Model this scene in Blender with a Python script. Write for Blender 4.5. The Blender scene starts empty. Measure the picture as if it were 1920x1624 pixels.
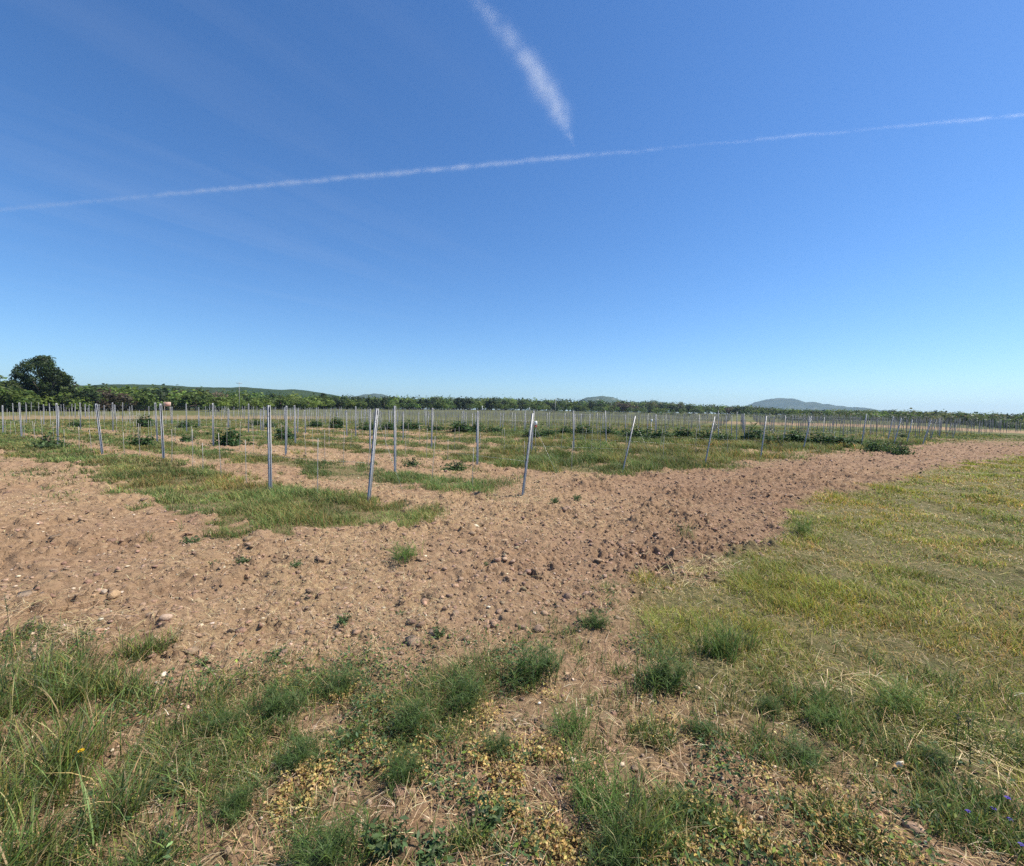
import bpy, math, random
import numpy as np
from math import radians as rad

# ------------------------------------------------------------------ camera, sky, sun
S = bpy.context.scene
COL = S.collection
rng = np.random.default_rng(11)
random.seed(11)
F, EYE, PITCH, ROLL = 850.0, 1.65, 2.56, 0.83
cd = bpy.data.cameras.new('camera'); cam = bpy.data.objects.new('camera', cd); COL.objects.link(cam)
cd.sensor_fit = 'HORIZONTAL'; cd.sensor_width = 36; cd.lens = F / 1920 * 36
cd.clip_start = 0.05; cd.clip_end = 120000
a_, b_ = rad(90 - PITCH), rad(ROLL)
RX = np.array([[1, 0, 0], [0, math.cos(a_), -math.sin(a_)], [0, math.sin(a_), math.cos(a_)]])
RZ = np.array([[math.cos(b_), -math.sin(b_), 0], [math.sin(b_), math.cos(b_), 0], [0, 0, 1]])
RC = RX @ RZ
import mathutils
cam.matrix_world = mathutils.Matrix.Translation((0, 0, EYE)) @ mathutils.Matrix(RC.tolist()).to_4x4()
S.camera = cam

SUN_EL, SUN_AZ = 55.0, 84.0           # azimuth measured from the view direction (+Y) to the right
w = bpy.data.worlds.new('World'); S.world = w; w.use_nodes = True
nt = w.node_tree; nt.nodes.clear()
sky = nt.nodes.new('ShaderNodeTexSky'); sky.sky_type = 'NISHITA'; sky.sun_disc = False
sky.sun_elevation = rad(SUN_EL); sky.sun_rotation = rad(SUN_AZ)
sky.altitude = 200; sky.air_density = 1.0; sky.dust_density = 0.35; sky.ozone_density = 3.0
hs = nt.nodes.new('ShaderNodeHueSaturation'); hs.inputs['Saturation'].default_value = 1.17
hs.inputs['Value'].default_value = 1.0
bg = nt.nodes.new('ShaderNodeBackground'); bg.inputs['Strength'].default_value = 0.096
wo = nt.nodes.new('ShaderNodeOutputWorld')
gain = nt.nodes.new('ShaderNodeMix'); gain.data_type = 'RGBA'; gain.blend_type = 'MULTIPLY'; gain.inputs[0].default_value = 1; gain.inputs[7].default_value = (.74, .94, 1.14, 1)
nt.links.new(sky.outputs[0], hs.inputs['Color']); nt.links.new(hs.outputs[0], gain.inputs[6]); 
# faint cirrus streaks high in the sky, on a flat cloud layer
wn, wl = nt.nodes, nt.links
tcw = wn.new('ShaderNodeTexCoord'); sx = wn.new('ShaderNodeSeparateXYZ'); wl.new(tcw.outputs['Generated'], sx.inputs[0])
def wmath(op, a, b=None):
    n = wn.new('ShaderNodeMath'); n.operation = op
    for i, v in enumerate((a, b)):
        if v is None: continue
        if isinstance(v, (int, float)): n.inputs[i].default_value = v
        else: wl.new(v, n.inputs[i])
    return n.outputs[0]
zc = wmath('MAXIMUM', sx.outputs[2], .04); cx = wn.new('ShaderNodeCombineXYZ'); wl.new(wmath('DIVIDE', sx.outputs[0], zc), cx.inputs[0]); wl.new(wmath('DIVIDE', sx.outputs[1], zc), cx.inputs[1])
mp = wn.new('ShaderNodeMapping'); mp.inputs['Rotation'].default_value = (0, 0, rad(-52)); wl.new(cx.outputs[0], mp.inputs[0])
mp2 = wn.new('ShaderNodeMapping'); mp2.inputs['Scale'].default_value = (.35, 2.6, 1); wl.new(mp.outputs[0], mp2.inputs[0])
cn = wn.new('ShaderNodeTexNoise'); cn.inputs['Scale'].default_value = 1.1; cn.inputs['Detail'].default_value = 7; cn.inputs['Roughness'].default_value = .55; cn.inputs['Distortion'].default_value = .4; wl.new(mp2.outputs[0], cn.inputs['Vector'])
cm = wn.new('ShaderNodeMapRange'); cm.inputs[1].default_value = .47; cm.inputs[2].default_value = .78; cm.inputs[3].default_value = 0; cm.inputs[4].default_value = .07; wl.new(cn.outputs['Fac'], cm.inputs[0])
lm = wn.new('ShaderNodeMapRange'); lm.inputs[1].default_value = .05; lm.inputs[2].default_value = -.35; wl.new(sx.outputs[0], lm.inputs[0])
hz = wn.new('ShaderNodeMapRange'); hz.inputs[1].default_value = .12; hz.inputs[2].default_value = .3; wl.new(sx.outputs[2], hz.inputs[0])
cmix = wn.new('ShaderNodeMix'); cmix.data_type = 'RGBA'; cmix.inputs[7].default_value = (5.2, 5.6, 6.2, 1)
wl.new(wmath('MULTIPLY', wmath('MULTIPLY', cm.outputs[0], lm.outputs[0]), hz.outputs[0]), cmix.inputs[0]); wl.new(gain.outputs[2], cmix.inputs[6]); wl.new(cmix.outputs[2], bg.inputs['Color'])
nt.links.new(bg.outputs[0], wo.inputs['Surface'])
sl = bpy.data.lights.new('sun', 'SUN'); sl.energy = 5.0; sl.angle = rad(0.5); sl.color = (1.0, 0.94, 0.84)
so = bpy.data.objects.new('sun', sl); COL.objects.link(so)
sdir = mathutils.Vector((math.sin(rad(SUN_AZ)) * math.cos(rad(SUN_EL)), math.cos(rad(SUN_AZ)) * math.cos(rad(SUN_EL)), math.sin(rad(SUN_EL))))
so.rotation_euler = sdir.to_track_quat('Z', 'Y').to_euler()
S.view_settings.view_transform = 'Standard'; S.view_settings.look = 'None'
S.view_settings.exposure = 0.56; S.view_settings.gamma = 1.0
S.render.engine = 'CYCLES'
S.cycles.max_bounces = 6; S.cycles.diffuse_bounces = 3; S.cycles.glossy_bounces = 2
S.cycles.transmission_bounces = 4; S.cycles.volume_bounces = 0; S.cycles.transparent_max_bounces = 8
S.cycles.use_denoising = False
S.cycles.use_adaptive_sampling = False
S.cycles.sample_clamp_indirect = 4

# ------------------------------------------------------------------ helpers
def ray(px, py):
    return RC @ np.array([(px - 960) / F, -(py - 812) / F, -1.0])
def P(px, py, z=0.0):                                   # photo pixel -> point of the ground plane
    d = ray(px, py); t = (z - EYE) / d[2]
    return d[0] * t, d[1] * t
def px_az(px, py=770):
    d = ray(px, py); return math.atan2(d[0], d[1])

def hsh(ix, iy, seed):
    h = (ix.astype(np.int64) * 374761393 + iy.astype(np.int64) * 668265263 + seed * 1442695041) & 0xFFFFFFFF
    h = ((h ^ (h >> 13)) * 1274126177) & 0xFFFFFFFF
    h = (h ^ (h >> 16)) & 0xFFFFFF
    return h.astype(np.float64) / 0xFFFFFF
def vnoise(x, y, seed=0):
    ix, iy = np.floor(x), np.floor(y); fx, fy = x - ix, y - iy
    fx = fx * fx * (3 - 2 * fx); fy = fy * fy * (3 - 2 * fy)
    a, b = hsh(ix, iy, seed), hsh(ix + 1, iy, seed); c, d = hsh(ix, iy + 1, seed), hsh(ix + 1, iy + 1, seed)
    return ((a + (b - a) * fx) * (1 - fy) + (c + (d - c) * fx) * fy) * 2 - 1
def fbm(x, y, o=4, seed=0):
    r, amp = 0, 1.0
    for i in range(o):
        r = r + amp * vnoise(x * 2 ** i + 17.3 * i, y * 2 ** i - 9.1 * i, seed + i); amp *= 0.5
    return r
def worley(x, y, seed=0):
    ix, iy = np.floor(x), np.floor(y)
    f1 = np.full(x.shape, 9.0); val = np.zeros(x.shape)
    for dx in (-1, 0, 1):
        for dy in (-1, 0, 1):
            cx, cy = ix + dx, iy + dy
            d = np.hypot(cx + hsh(cx, cy, seed) - x, cy + hsh(cx, cy, seed + 7) - y)
            m = d < f1
            f1 = np.where(m, d, f1); val = np.where(m, hsh(cx, cy, seed + 13), val)
    return f1, val
def sst(a, b, x):
    t = np.clip((x - a) / (b - a), 0, 1); return t * t * (3 - 2 * t)

def tag(o, label=None, cat=None, group=None, kind=None):
    if label: o['label'] = label
    if cat: o['category'] = cat
    if group: o['group'] = group
    if kind: o['kind'] = kind
    return o
def make_mesh(name, V, faces, col=None, smooth=False, mats=()):
    """V (n,3); faces: list of (m,k) index arrays; col (n,3) point colour"""
    me = bpy.data.meshes.new(name); V = np.asarray(V, np.float32)
    me.vertices.add(len(V)); me.vertices.foreach_set('co', V.ravel())
    loops = np.concatenate([np.asarray(f, np.int32).ravel() for f in faces])
    tot = np.concatenate([np.full(len(f), np.asarray(f).shape[1], np.int32) for f in faces])
    st = np.concatenate([[0], np.cumsum(tot)[:-1]]).astype(np.int32)
    me.loops.add(len(loops)); me.loops.foreach_set('vertex_index', loops)
    me.polygons.add(len(tot)); me.polygons.foreach_set('loop_start', st)
    if smooth: me.polygons.foreach_set('use_smooth', np.ones(len(tot), bool))
    if col is not None:
        c = np.ones((len(V), 4), np.float32); c[:, :3] = col
        at = me.color_attributes.new('tint', 'FLOAT_COLOR', 'POINT'); at.data.foreach_set('color', c.ravel())
    for m in mats: me.materials.append(m)
    me.update(calc_edges=True)
    return me
def link(name, me, parent=None):
    o = bpy.data.objects.new(name, me); COL.objects.link(o)
    if parent: o.parent = parent
    return o
def empty(name, loc=(0, 0, 0)):
    o = bpy.data.objects.new(name, None); o.location = loc; o.empty_display_size = 0.1; COL.objects.link(o); return o

class Geo:                                              # accumulates pieces for one mesh
    def __init__(s): s.V = []; s.F = {}; s.C = []; s.n = 0
    def add(s, V, faces, col):
        V = np.asarray(V, float); s.V.append(V)
        c = np.empty((len(V), 3)); c[:] = col; s.C.append(c)
        for f in faces:
            f = np.asarray(f); s.F.setdefault(f.shape[1], []).append(f + s.n)
        s.n += len(V)
    def mesh(s, name, mats, smooth=False):
        return make_mesh(name, np.concatenate(s.V), [np.concatenate(v) for v in s.F.values()], np.concatenate(s.C), smooth, mats)

def blades(g, x, y, z, h, wd, az, lean, col, droop=0.25, seg=2, tipcol=None):
    """tapered, bent grass blades; every argument an array or a number"""
    n = len(x); one = np.ones(n)
    h, wd, az, lean, droop = h * one, wd * one, az * one, lean * one, droop * one
    fa = az + np.pi / 2 + rng.normal(0, .5, n)
    wx, wy = np.cos(fa) * wd / 2, np.sin(fa) * wd / 2
    lx, ly = np.cos(az), np.sin(az)
    ts = np.linspace(0, 1, seg + 1); rows = []; cols = []
    c0 = np.empty((n, 3)); c0[:] = col
    c1 = c0 if tipcol is None else np.broadcast_to(np.asarray(tipcol, float), (n, 3))
    for i, t in enumerate(ts):
        off = lean * h * t ** 1.7; up = h * (t - droop * t * t)
        px, py, pz = x + lx * off, y + ly * off, z + up
        k = (1 - 0.35 * t) if i < seg else 0
        cc = c0 * (1 - t) + c1 * t
        if i < seg:
            rows += [np.stack([px - wx * k, py - wy * k, pz], 1), np.stack([px + wx * k, py + wy * k, pz], 1)]; cols += [cc, cc]
        else:
            rows.append(np.stack([px, py, pz], 1)); cols.append(cc)
    m = 2 * seg + 1
    V = np.stack(rows, 1).reshape(-1, 3); C = np.stack(cols, 1).reshape(-1, 3)
    b = (np.arange(n) * m)[:, None]
    fs = [b + np.array([[2 * i, 2 * i + 1, 2 * i + 3, 2 * i + 2]]) for i in range(seg - 1)]
    fs.append(b + np.array([[2 * seg - 2, 2 * seg - 1, 2 * seg]]))
    g.add(V, fs, C)
def leaves(g, p, nrm, size, col, aspect=0.55, fold=0.15):
    """rhombic leaves, slightly folded along the midrib"""
    n = len(p); size = size * np.ones(n)
    nrm = nrm / np.linalg.norm(nrm, axis=1, keepdims=True)
    r = rng.normal(size=(n, 3)); t = np.cross(nrm, r); t /= np.linalg.norm(t, axis=1, keepdims=True) + 1e-9
    b = np.cross(nrm, t); s = size[:, None]
    V = np.stack([p - t * s * .5, p + b * s * aspect * .5 + nrm * s * fold, p + t * s * .5, p - b * s * aspect * .5 + nrm * s * fold], 1)
    C = np.empty((n, 3)); C[:] = col
    i = (np.arange(n) * 4)[:, None]
    g.add(V.reshape(-1, 3), [i + np.array([[0, 1, 2]]), i + np.array([[0, 2, 3]])], np.repeat(C, 4, 0))
def jcol(base, n, v=0.25, hue=0.08):
    b = np.asarray(base, float); k = np.exp(rng.normal(0, v, (n, 1)))
    return np.clip(b * k * np.exp(rng.normal(0, hue, (n, 3))), 0.004, 0.9)
def pick(cols, probs, n, v=.22, hue=.07):
    i = rng.choice(len(cols), n, p=np.array(probs) / sum(probs))
    return jcol(np.array(cols)[i], n, v, hue)

import bmesh
def ico(sub):
    bm = bmesh.new(); bmesh.ops.create_icosphere(bm, subdivisions=sub, radius=1)
    V = np.array([v.co[:] for v in bm.verts]); T = np.array([[v.index for v in f.verts] for f in bm.faces]); bm.free(); return V, T
def lump_shape(sub, seed, rough=.35, chop=5):
    r = np.random.default_rng(seed); V, T = ico(sub); V = V.copy()
    for _ in range(chop):                               # broken facets
        d = r.normal(size=3); d /= np.linalg.norm(d); k = r.uniform(.45, .85)
        ex = np.maximum(V @ d - k, 0); V -= ex[:, None] * d
    V *= (1 + rough * .35 * r.normal(size=(len(V), 1)))
    V *= np.array([r.uniform(.8, 1.25), r.uniform(.7, 1.0), r.uniform(.55, .8)])
    return V, T
def lumps(g, x, y, z, s, col, sub=1, kinds=8, seed=0, rough=.35):
    k = rng.integers(0, kinds, len(x)); c = np.empty((len(x), 3)); c[:] = col
    for i in range(kinds):
        m = k == i; n = m.sum()
        if n == 0: continue
        V, T = lump_shape(sub, seed + i, rough); a = rng.uniform(0, 6.28, n); ca, sa = np.cos(a), np.sin(a)
        X = (V[None, :, 0] * ca[:, None] - V[None, :, 1] * sa[:, None]) * s[m][:, None] + x[m][:, None]
        Y = (V[None, :, 0] * sa[:, None] + V[None, :, 1] * ca[:, None]) * s[m][:, None] + y[m][:, None]
        Z = V[None, :, 2] * s[m][:, None] + z[m][:, None]
        o = (np.arange(n) * len(V))[:, None, None]
        g.add(np.stack([X, Y, Z], 2).reshape(-1, 3), [(T[None] + o).reshape(-1, 3)], np.repeat(c[m], len(V), 0))
def tube(g, pts, r, col, sides=6, cap=True):
    pts = np.asarray(pts, float); n = len(pts); r = np.ones(n) * r; V = []
    for i in range(n):
        d = pts[min(i + 1, n - 1)] - pts[max(i - 1, 0)]; d /= np.linalg.norm(d) + 1e-9
        u = np.cross(d, [0.31, 0.17, 1.0] if abs(d[2]) < .9 else [1, 0.1, 0]); u /= np.linalg.norm(u); v = np.cross(d, u)
        a = np.arange(sides) / sides * 2 * np.pi
        V.append(pts[i] + r[i] * (np.cos(a)[:, None] * u + np.sin(a)[:, None] * v))
    f = [[i * sides + j, i * sides + (j + 1) % sides, (i + 1) * sides + (j + 1) % sides, (i + 1) * sides + j] for i in range(n - 1) for j in range(sides)]
    fs = [np.array(f)]
    if cap: fs += [np.array([list(range(sides))[::-1]]), np.array([[(n - 1) * sides + j for j in range(sides)]])]
    g.add(np.concatenate(V), fs, col)
def box(g, c, s, col, rot=0.0):
    c = np.asarray(c, float); s = np.asarray(s, float) / 2
    V = np.array([[x, y, z] for x in (-1, 1) for y in (-1, 1) for z in (-1, 1)]) * s
    ca, sa = math.cos(rot), math.sin(rot)
    V = np.stack([V[:, 0] * ca - V[:, 1] * sa, V[:, 0] * sa + V[:, 1] * ca, V[:, 2]], 1) + c
    g.add(V, [np.array([[0, 1, 3, 2], [4, 6, 7, 5], [0, 4, 5, 1], [2, 3, 7, 6], [0, 2, 6, 4], [1, 5, 7, 3]])], col)

# ------------------------------------------------------------------ materials
def new_mat(name):
    m = bpy.data.materials.new(name); m.use_nodes = True; m.node_tree.nodes.clear()
    return m, m.node_tree.nodes, m.node_tree.links
def leaf_mat(name, transl=0.35, rough=0.6, spec=0.25):
    m, N, L = new_mat(name)
    at = N.new('ShaderNodeAttribute'); at.attribute_name = 'tint'
    p = N.new('ShaderNodeBsdfPrincipled'); p.inputs['Roughness'].default_value = rough; p.inputs['Specular IOR Level'].default_value = spec
    t = N.new('ShaderNodeBsdfTranslucent'); mx = N.new('ShaderNodeMixShader'); mx.inputs[0].default_value = transl
    hu = N.new('ShaderNodeHueSaturation'); hu.inputs['Value'].default_value = 1.25; hu.inputs['Hue'].default_value = 0.49
    L.new(at.outputs['Color'], p.inputs['Base Color']); L.new(at.outputs['Color'], hu.inputs['Color']); L.new(hu.outputs[0], t.inputs['Color'])
    o = N.new('ShaderNodeOutputMaterial'); L.new(p.outputs[0], mx.inputs[1]); L.new(t.outputs[0], mx.inputs[2]); L.new(mx.outputs[0], o.inputs['Surface'])
    return m
def tint_mat(name, rough=0.8, metal=0.0, nscale=0, namt=0.3, bump=0.0, bscale=40):
    m, N, L = new_mat(name)
    at = N.new('ShaderNodeAttribute'); at.attribute_name = 'tint'
    p = N.new('ShaderNodeBsdfPrincipled'); p.inputs['Roughness'].default_value = rough; p.inputs['Metallic'].default_value = metal
    p.inputs['Specular IOR Level'].default_value = 0.3
    o = N.new('ShaderNodeOutputMaterial'); L.new(p.outputs[0], o.inputs['Surface']); src = at.outputs['Color']
    tc = N.new('ShaderNodeTexCoord')
    if nscale:
        no = N.new('ShaderNodeTexNoise'); no.inputs['Scale'].default_value = nscale; no.inputs['Detail'].default_value = 5
        L.new(tc.outputs['Object'], no.inputs['Vector'])
        mr = N.new('ShaderNodeMapRange'); mr.inputs[1].default_value = .3; mr.inputs[2].default_value = .7; mr.inputs[3].default_value = 1 - namt; mr.inputs[4].default_value = 1 + namt
        L.new(no.outputs['Fac'], mr.inputs[0])
        mu = N.new('ShaderNodeVectorMath'); mu.operation = 'SCALE'; L.new(src, mu.inputs[0]); L.new(mr.outputs[0], mu.inputs['Scale']); src = mu.outputs[0]
    L.new(src, p.inputs['Base Color'])
    if bump:
        nb = N.new('ShaderNodeTexNoise'); nb.inputs['Scale'].default_value = bscale; nb.inputs['Detail'].default_value = 4; L.new(tc.outputs['Object'], nb.inputs['Vector'])
        bu = N.new('ShaderNodeBump'); bu.inputs['Strength'].default_value = bump; bu.inputs['Distance'].default_value = 0.02
        L.new(nb.outputs['Fac'], bu.inputs['Height']); L.new(bu.outputs[0], p.inputs['Normal'])
    return m
M_LEAF = leaf_mat('plant_leaf', .35)
M_STRAW = leaf_mat('dry_straw', .2, .75, .2)
M_TREE = leaf_mat('tree_leaf', .42, .55, .3)
M_CLOD = tint_mat('soil_clod', .95, 0, 60, .25, .6, 90)
M_STONE = tint_mat('field_stone', .85, 0, 30, .2, .4, 50)
M_BARK = tint_mat('bark', .9, 0, 8, .35, .6, 20)
M_STEEL = tint_mat('galvanised_steel', .45, .55, 14, .18)
M_PAINT = tint_mat('painted_metal', .35, 0, 3, .06)
M_WOOD = tint_mat('weathered_stake', .8, 0, 20, .25)
M_PLASTIC = tint_mat('plastic', .4)

# ------------------------------------------------------------------ layout of the place
ROWDIR = np.array([-0.832, 0.555]); HEAD = np.array([0.79, 0.613])
# measured posts per row: (base pixel, top pixel), beginning at the headland end
ROWS_PX = [
 [((691, 943), (707, 766)), ((507, 924), (504, 760)), ((307, 865), (301, 757)), ((192, 852), (180, 757)), ((109, 838), (106, 756)), ((41, 822), (36, 755))],
 [((980, 930), (999, 775)), ((741, 890), (740, 761)), ((536, 855), (537, 761)), ((400, 838), (399, 756)), ((295, 830), (291, 755)), ((212, 810), (211, 755)), ((151, 806), (150, 755))],
 [((1167, 887), (1191, 780)), ((895, 876), (896, 772)), ((694, 847), (694, 767)), ((554, 835), (552, 760)), ((466, 814), (466, 757)), ((350, 810), (349, 757)), ((230, 794), (230, 757))],
 [((1321, 875), (1340, 781)), ((996, 852), (1001, 770)), ((809, 842), (811, 765)), ((667, 820), (667, 762))],
 [((1426, 860), (1437, 780)), ((1137, 835), (1135, 770)), ((1076, 845), (1075, 770))],
 [((1506, 844), (1521, 780)), ((1347, 828), (1347, 770)), ((1221, 820), (1221, 787))],
 [((1614, 840), (1625, 776)), ((1381, 831), (1382, 772))],
 [((1664, 830), (1675, 780)), ((1396, 830), (1395, 775))],
 [((1675, 837), (1690, 784))],
 [((1700, 832), (1711, 787))],
 [((1730, 834), (1746, 787))],
 [((1745, 825), (1756, 787))],
 [((1761, 820), (1762, 785))],
 [((1775, 820), (1785, 794))],
 [((1787, 821), (1794, 795))],
]
ROWS = []                                              # each: list of (x, y, top dx, top dy, height)
for row in ROWS_PX:
    r = []
    for (bx, by), (tx, ty) in row:
        x, y = P(bx, by); D = math.hypot(x, y); u = np.array([x, y]) / D
        d = ray(tx, ty); t = D / (d[0] * u[0] + d[1] * u[1])
        r.append((x, y, d[0] * t - x, d[1] * t - y, EYE + d[2] * t))
    ROWS.append(r)
# continue the rows beyond the posts one can measure
for k, r in enumerate(ROWS):
    lim = 62 if k < 4 else 48
    x, y = r[-1][:2]
    base = np.array([x, y]) if len(r) > 1 else np.array(r[0][:2])
    j = 1
    while j < 14 and k < 11:
        q = base + ROWDIR * 5.4 * j + rng.normal(0, .12, 2)
        if np.hypot(*q) > 105: break
        r.append((q[0], q[1], rng.normal(0, .03), rng.normal(0, .03), 1.66 + rng.normal(0, .06))); j += 1
ROW_LINES = []                                         # polylines of vine rows for weeds and wires
for k, r in enumerate(ROWS[:11]):
    pts = sorted([(q[0], q[1]) for q in r], key=lambda q: (q[0] * ROWDIR[0] + q[1] * ROWDIR[1]))
    ROW_LINES.append(np.array(pts))
def row_dist(x, y):
    """signed distance to the nearest row line of a regular set fitted to the rows (m)"""
    best = np.full(x.shape, 1e3)
    for L in ROW_LINES[1:9]:
        A = L[0]; B = A + ROWDIR * 75
        d = (B - A) / np.linalg.norm(B - A)
        t = np.clip((x - A[0]) * d[0] + (y - A[1]) * d[1], 0.0, 75)
        best = np.minimum(best, np.hypot(x - A[0] - d[0] * t, y - A[1] - d[1] * t))
    return best
def polar_curve(pts):
    a = np.array([px_az(*p) for p in pts]); r = np.array([math.hypot(*P(*p)) for p in pts]); i = np.argsort(a)
    return a[i], r[i]
VEG = polar_curve([(-500, 1230), (0, 1218), (150, 1225), (290, 1245), (380, 1290), (480, 1262), (600, 1245), (840, 1220), (900, 1185), (1000, 1165), (1100, 1160), (1190, 1125), (1270, 1080), (1380, 1040), (1460, 1010), (1490, 965), (1600, 930), (1700, 900), (1860, 866), (1920, 856), (2200, 845)])
MEA = polar_curve([(1180, 1130), (1240, 1230), (1330, 1330), (1500, 1370), (1620, 1410), (1750, 1480), (1920, 1580), (2300, 1640)])
AZ_MEA = px_az(1180, 1130)
# front strip of weeds along the first row (upper and lower edge)
SU = np.array([P(*p) for p in [(-250, 800), (0, 811), (190, 850), (310, 866), (420, 893), (560, 920), (690, 935), (800, 955)]])
SLo = np.array([P(*p) for p in [(-250, 838), (0, 846), (150, 882), (270, 935), (330, 965), (430, 1000), (560, 1000), (690, 985), (800, 985)]])
STRIP = np.concatenate([SU, SLo[::-1]])
def in_poly(x, y, poly):
    c = np.zeros(x.shape, bool); n = len(poly)
    for i in range(n):
        (x1, y1), (x2, y2) = poly[i], poly[(i + 1) % n]
        m = ((y1 > y) != (y2 > y)) & (x < (x2 - x1) * (y - y1) / (y2 - y1 + 1e-12) + x1); c ^= m
    return c
HA, HB = np.array(P(691, 943)), np.array(P(1730, 834))
def head_side(x, y):                                    # >0 inside the vineyard
    d = (HB - HA) / np.linalg.norm(HB - HA); return -(x - HA[0]) * d[1] + (y - HA[1]) * d[0]
def zones(x, y):
    r = np.hypot(x, y); az = np.arctan2(x, y)
    n1 = fbm(x * .9, y * .9, 3, 5); n2 = fbm(x * 3.1, y * 3.1, 3, 9)
    rb = np.interp(az, *VEG) * (1 + .09 * n1 + .08 * n2)
    rm = np.interp(az, *MEA) * (1 + .08 * n1 + .05 * n2)
    veg = sst(1.12, .90, r / rb)
    mea = np.where(az > AZ_MEA, veg * sst(.8, 1.2, r / rm), 0)
    weed = veg * (1 - mea)
    strip = in_poly(x + .2 * n1 + .25 * n2 + .18 * vnoise(x * 8, y * 8, 301), y + .4 * n2 + .15 * n1 + .3 * vnoise(x * 8, y * 8, 303), STRIP).astype(float)
    rd = row_dist(x, y); hd = head_side(x, y)
    far = sst(16, 42, r)
    wth = .68 + .72 * sst(12, 36, r) + .95 * sst(-.2, .2, az) * sst(11, 15, r) + .4 * n1 + .35 * n2
    rows = np.maximum(sst(.35, -.35, rd - wth), .6 * sst(.5, 1.0, n2 + .5 * n1 + .55 * sst(14, 32, r) + .25 * sst(-.3, .2, az)) * sst(9, 14, r)) * sst(-1.0 + .8 * n1, .6 + .8 * n1, hd)
    rows = np.where(veg > .5, 0, rows) * (1 - strip)
    # away from the rows grass closes in
    open_ = sst(40, 62, r + 6 * n1) * (1 - veg)
    soil = np.clip(1 - veg - strip - rows - open_, 0, 1)
    tilled = soil * sst(1.2, -1.0, hd) * sst(-.1, .45, az)
    return dict(r=r, az=az, veg=veg, mea=mea, weed=weed, strip=strip, rows=rows, open=open_, soil=soil, tilled=tilled, n1=n1, n2=n2)
# rise of the land towards the trees: (pixel x, distance of the tree line, height there)
TL = [(-400, 120, .5), (0, 120, .6), (300, 140, 1.0), (600, 165, 1.9), (1000, 260, 3.0), (1250, 300, 2.7), (1400, 300, 2.5), (1600, 260, 2.2), (1700, 240, 1.7), (1850, 210, .5), (1950, 200, .1), (2300, 200, 0)]
TLA = np.array([px_az(t[0]) for t in TL]); TLD = np.array([t[1] for t in TL], float); TLZ = np.array([t[2] for t in TL])
def base_z(x, y):
    r = np.hypot(x, y); az = np.arctan2(x, y)
    D = np.interp(az, TLA, TLD); Z = np.interp(az, TLA, TLZ)
    return Z * np.clip((r - 50) / (D - 50), 0, 1.15)
def height(x, y, zn=None, fine=True):
    zn = zn or zones(x, y); r = zn['r']
    near = sst(75, 45, r)
    z = base_z(x, y) + near * (.03 * fbm(x * .55, y * .55, 3, 21)) 
    rough = (.45 + .55 * zn['soil'] + .5 * zn['tilled'] - .1 * zn['mea'] - .2 * zn['strip']) * near
    if fine:
        wx, wy = fbm(x * 7, y * 7, 3, 201), fbm(x * 7, y * 7, 3, 205); f1, v1 = worley(x * 4.7 + .3 * wx, y * 4.7 + .3 * wy, 31); f2, v2 = worley(x * 11 + .7 * wx, y * 11 + .7 * wy, 41); f3, v3 = worley(x * 27 + .9 * wx, y * 27 + .9 * wy, 51); lump = sst(-.6, .7, fbm(x * 1.1, y * 1.1, 3, 209)); rough = rough * (.55 + .75 * lump)
        z = z + rough * (.070 * (1 - .55 * zn['tilled']) * v1 ** 3 * np.clip(1 - (f1 / .5) ** 2, 0, 1) + .046 * v2 ** 1.5 * np.clip(1 - (f2 / .55) ** 2, 0, 1) + .022 * v3 * np.clip(1 - (f3 / .6) ** 2, 0, 1)
                         + .026 * fbm(x * 3.5, y * 3.5, 6, 61))
        hd = head_side(x, y); rdv = (x * ROWDIR[1] - y * ROWDIR[0])
        z = z + near * (zn['tilled'] * .022 * np.sin(hd * 15 + 2.2 * zn['n1']) + (zn['soil'] - zn['tilled']).clip(0) * .010 * np.sin(rdv * 11 + 2.5 * zn['n1']))
    return z
def zat(x, y):
    return float(height(np.array([float(x)]), np.array([float(y)]))[0])

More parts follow.
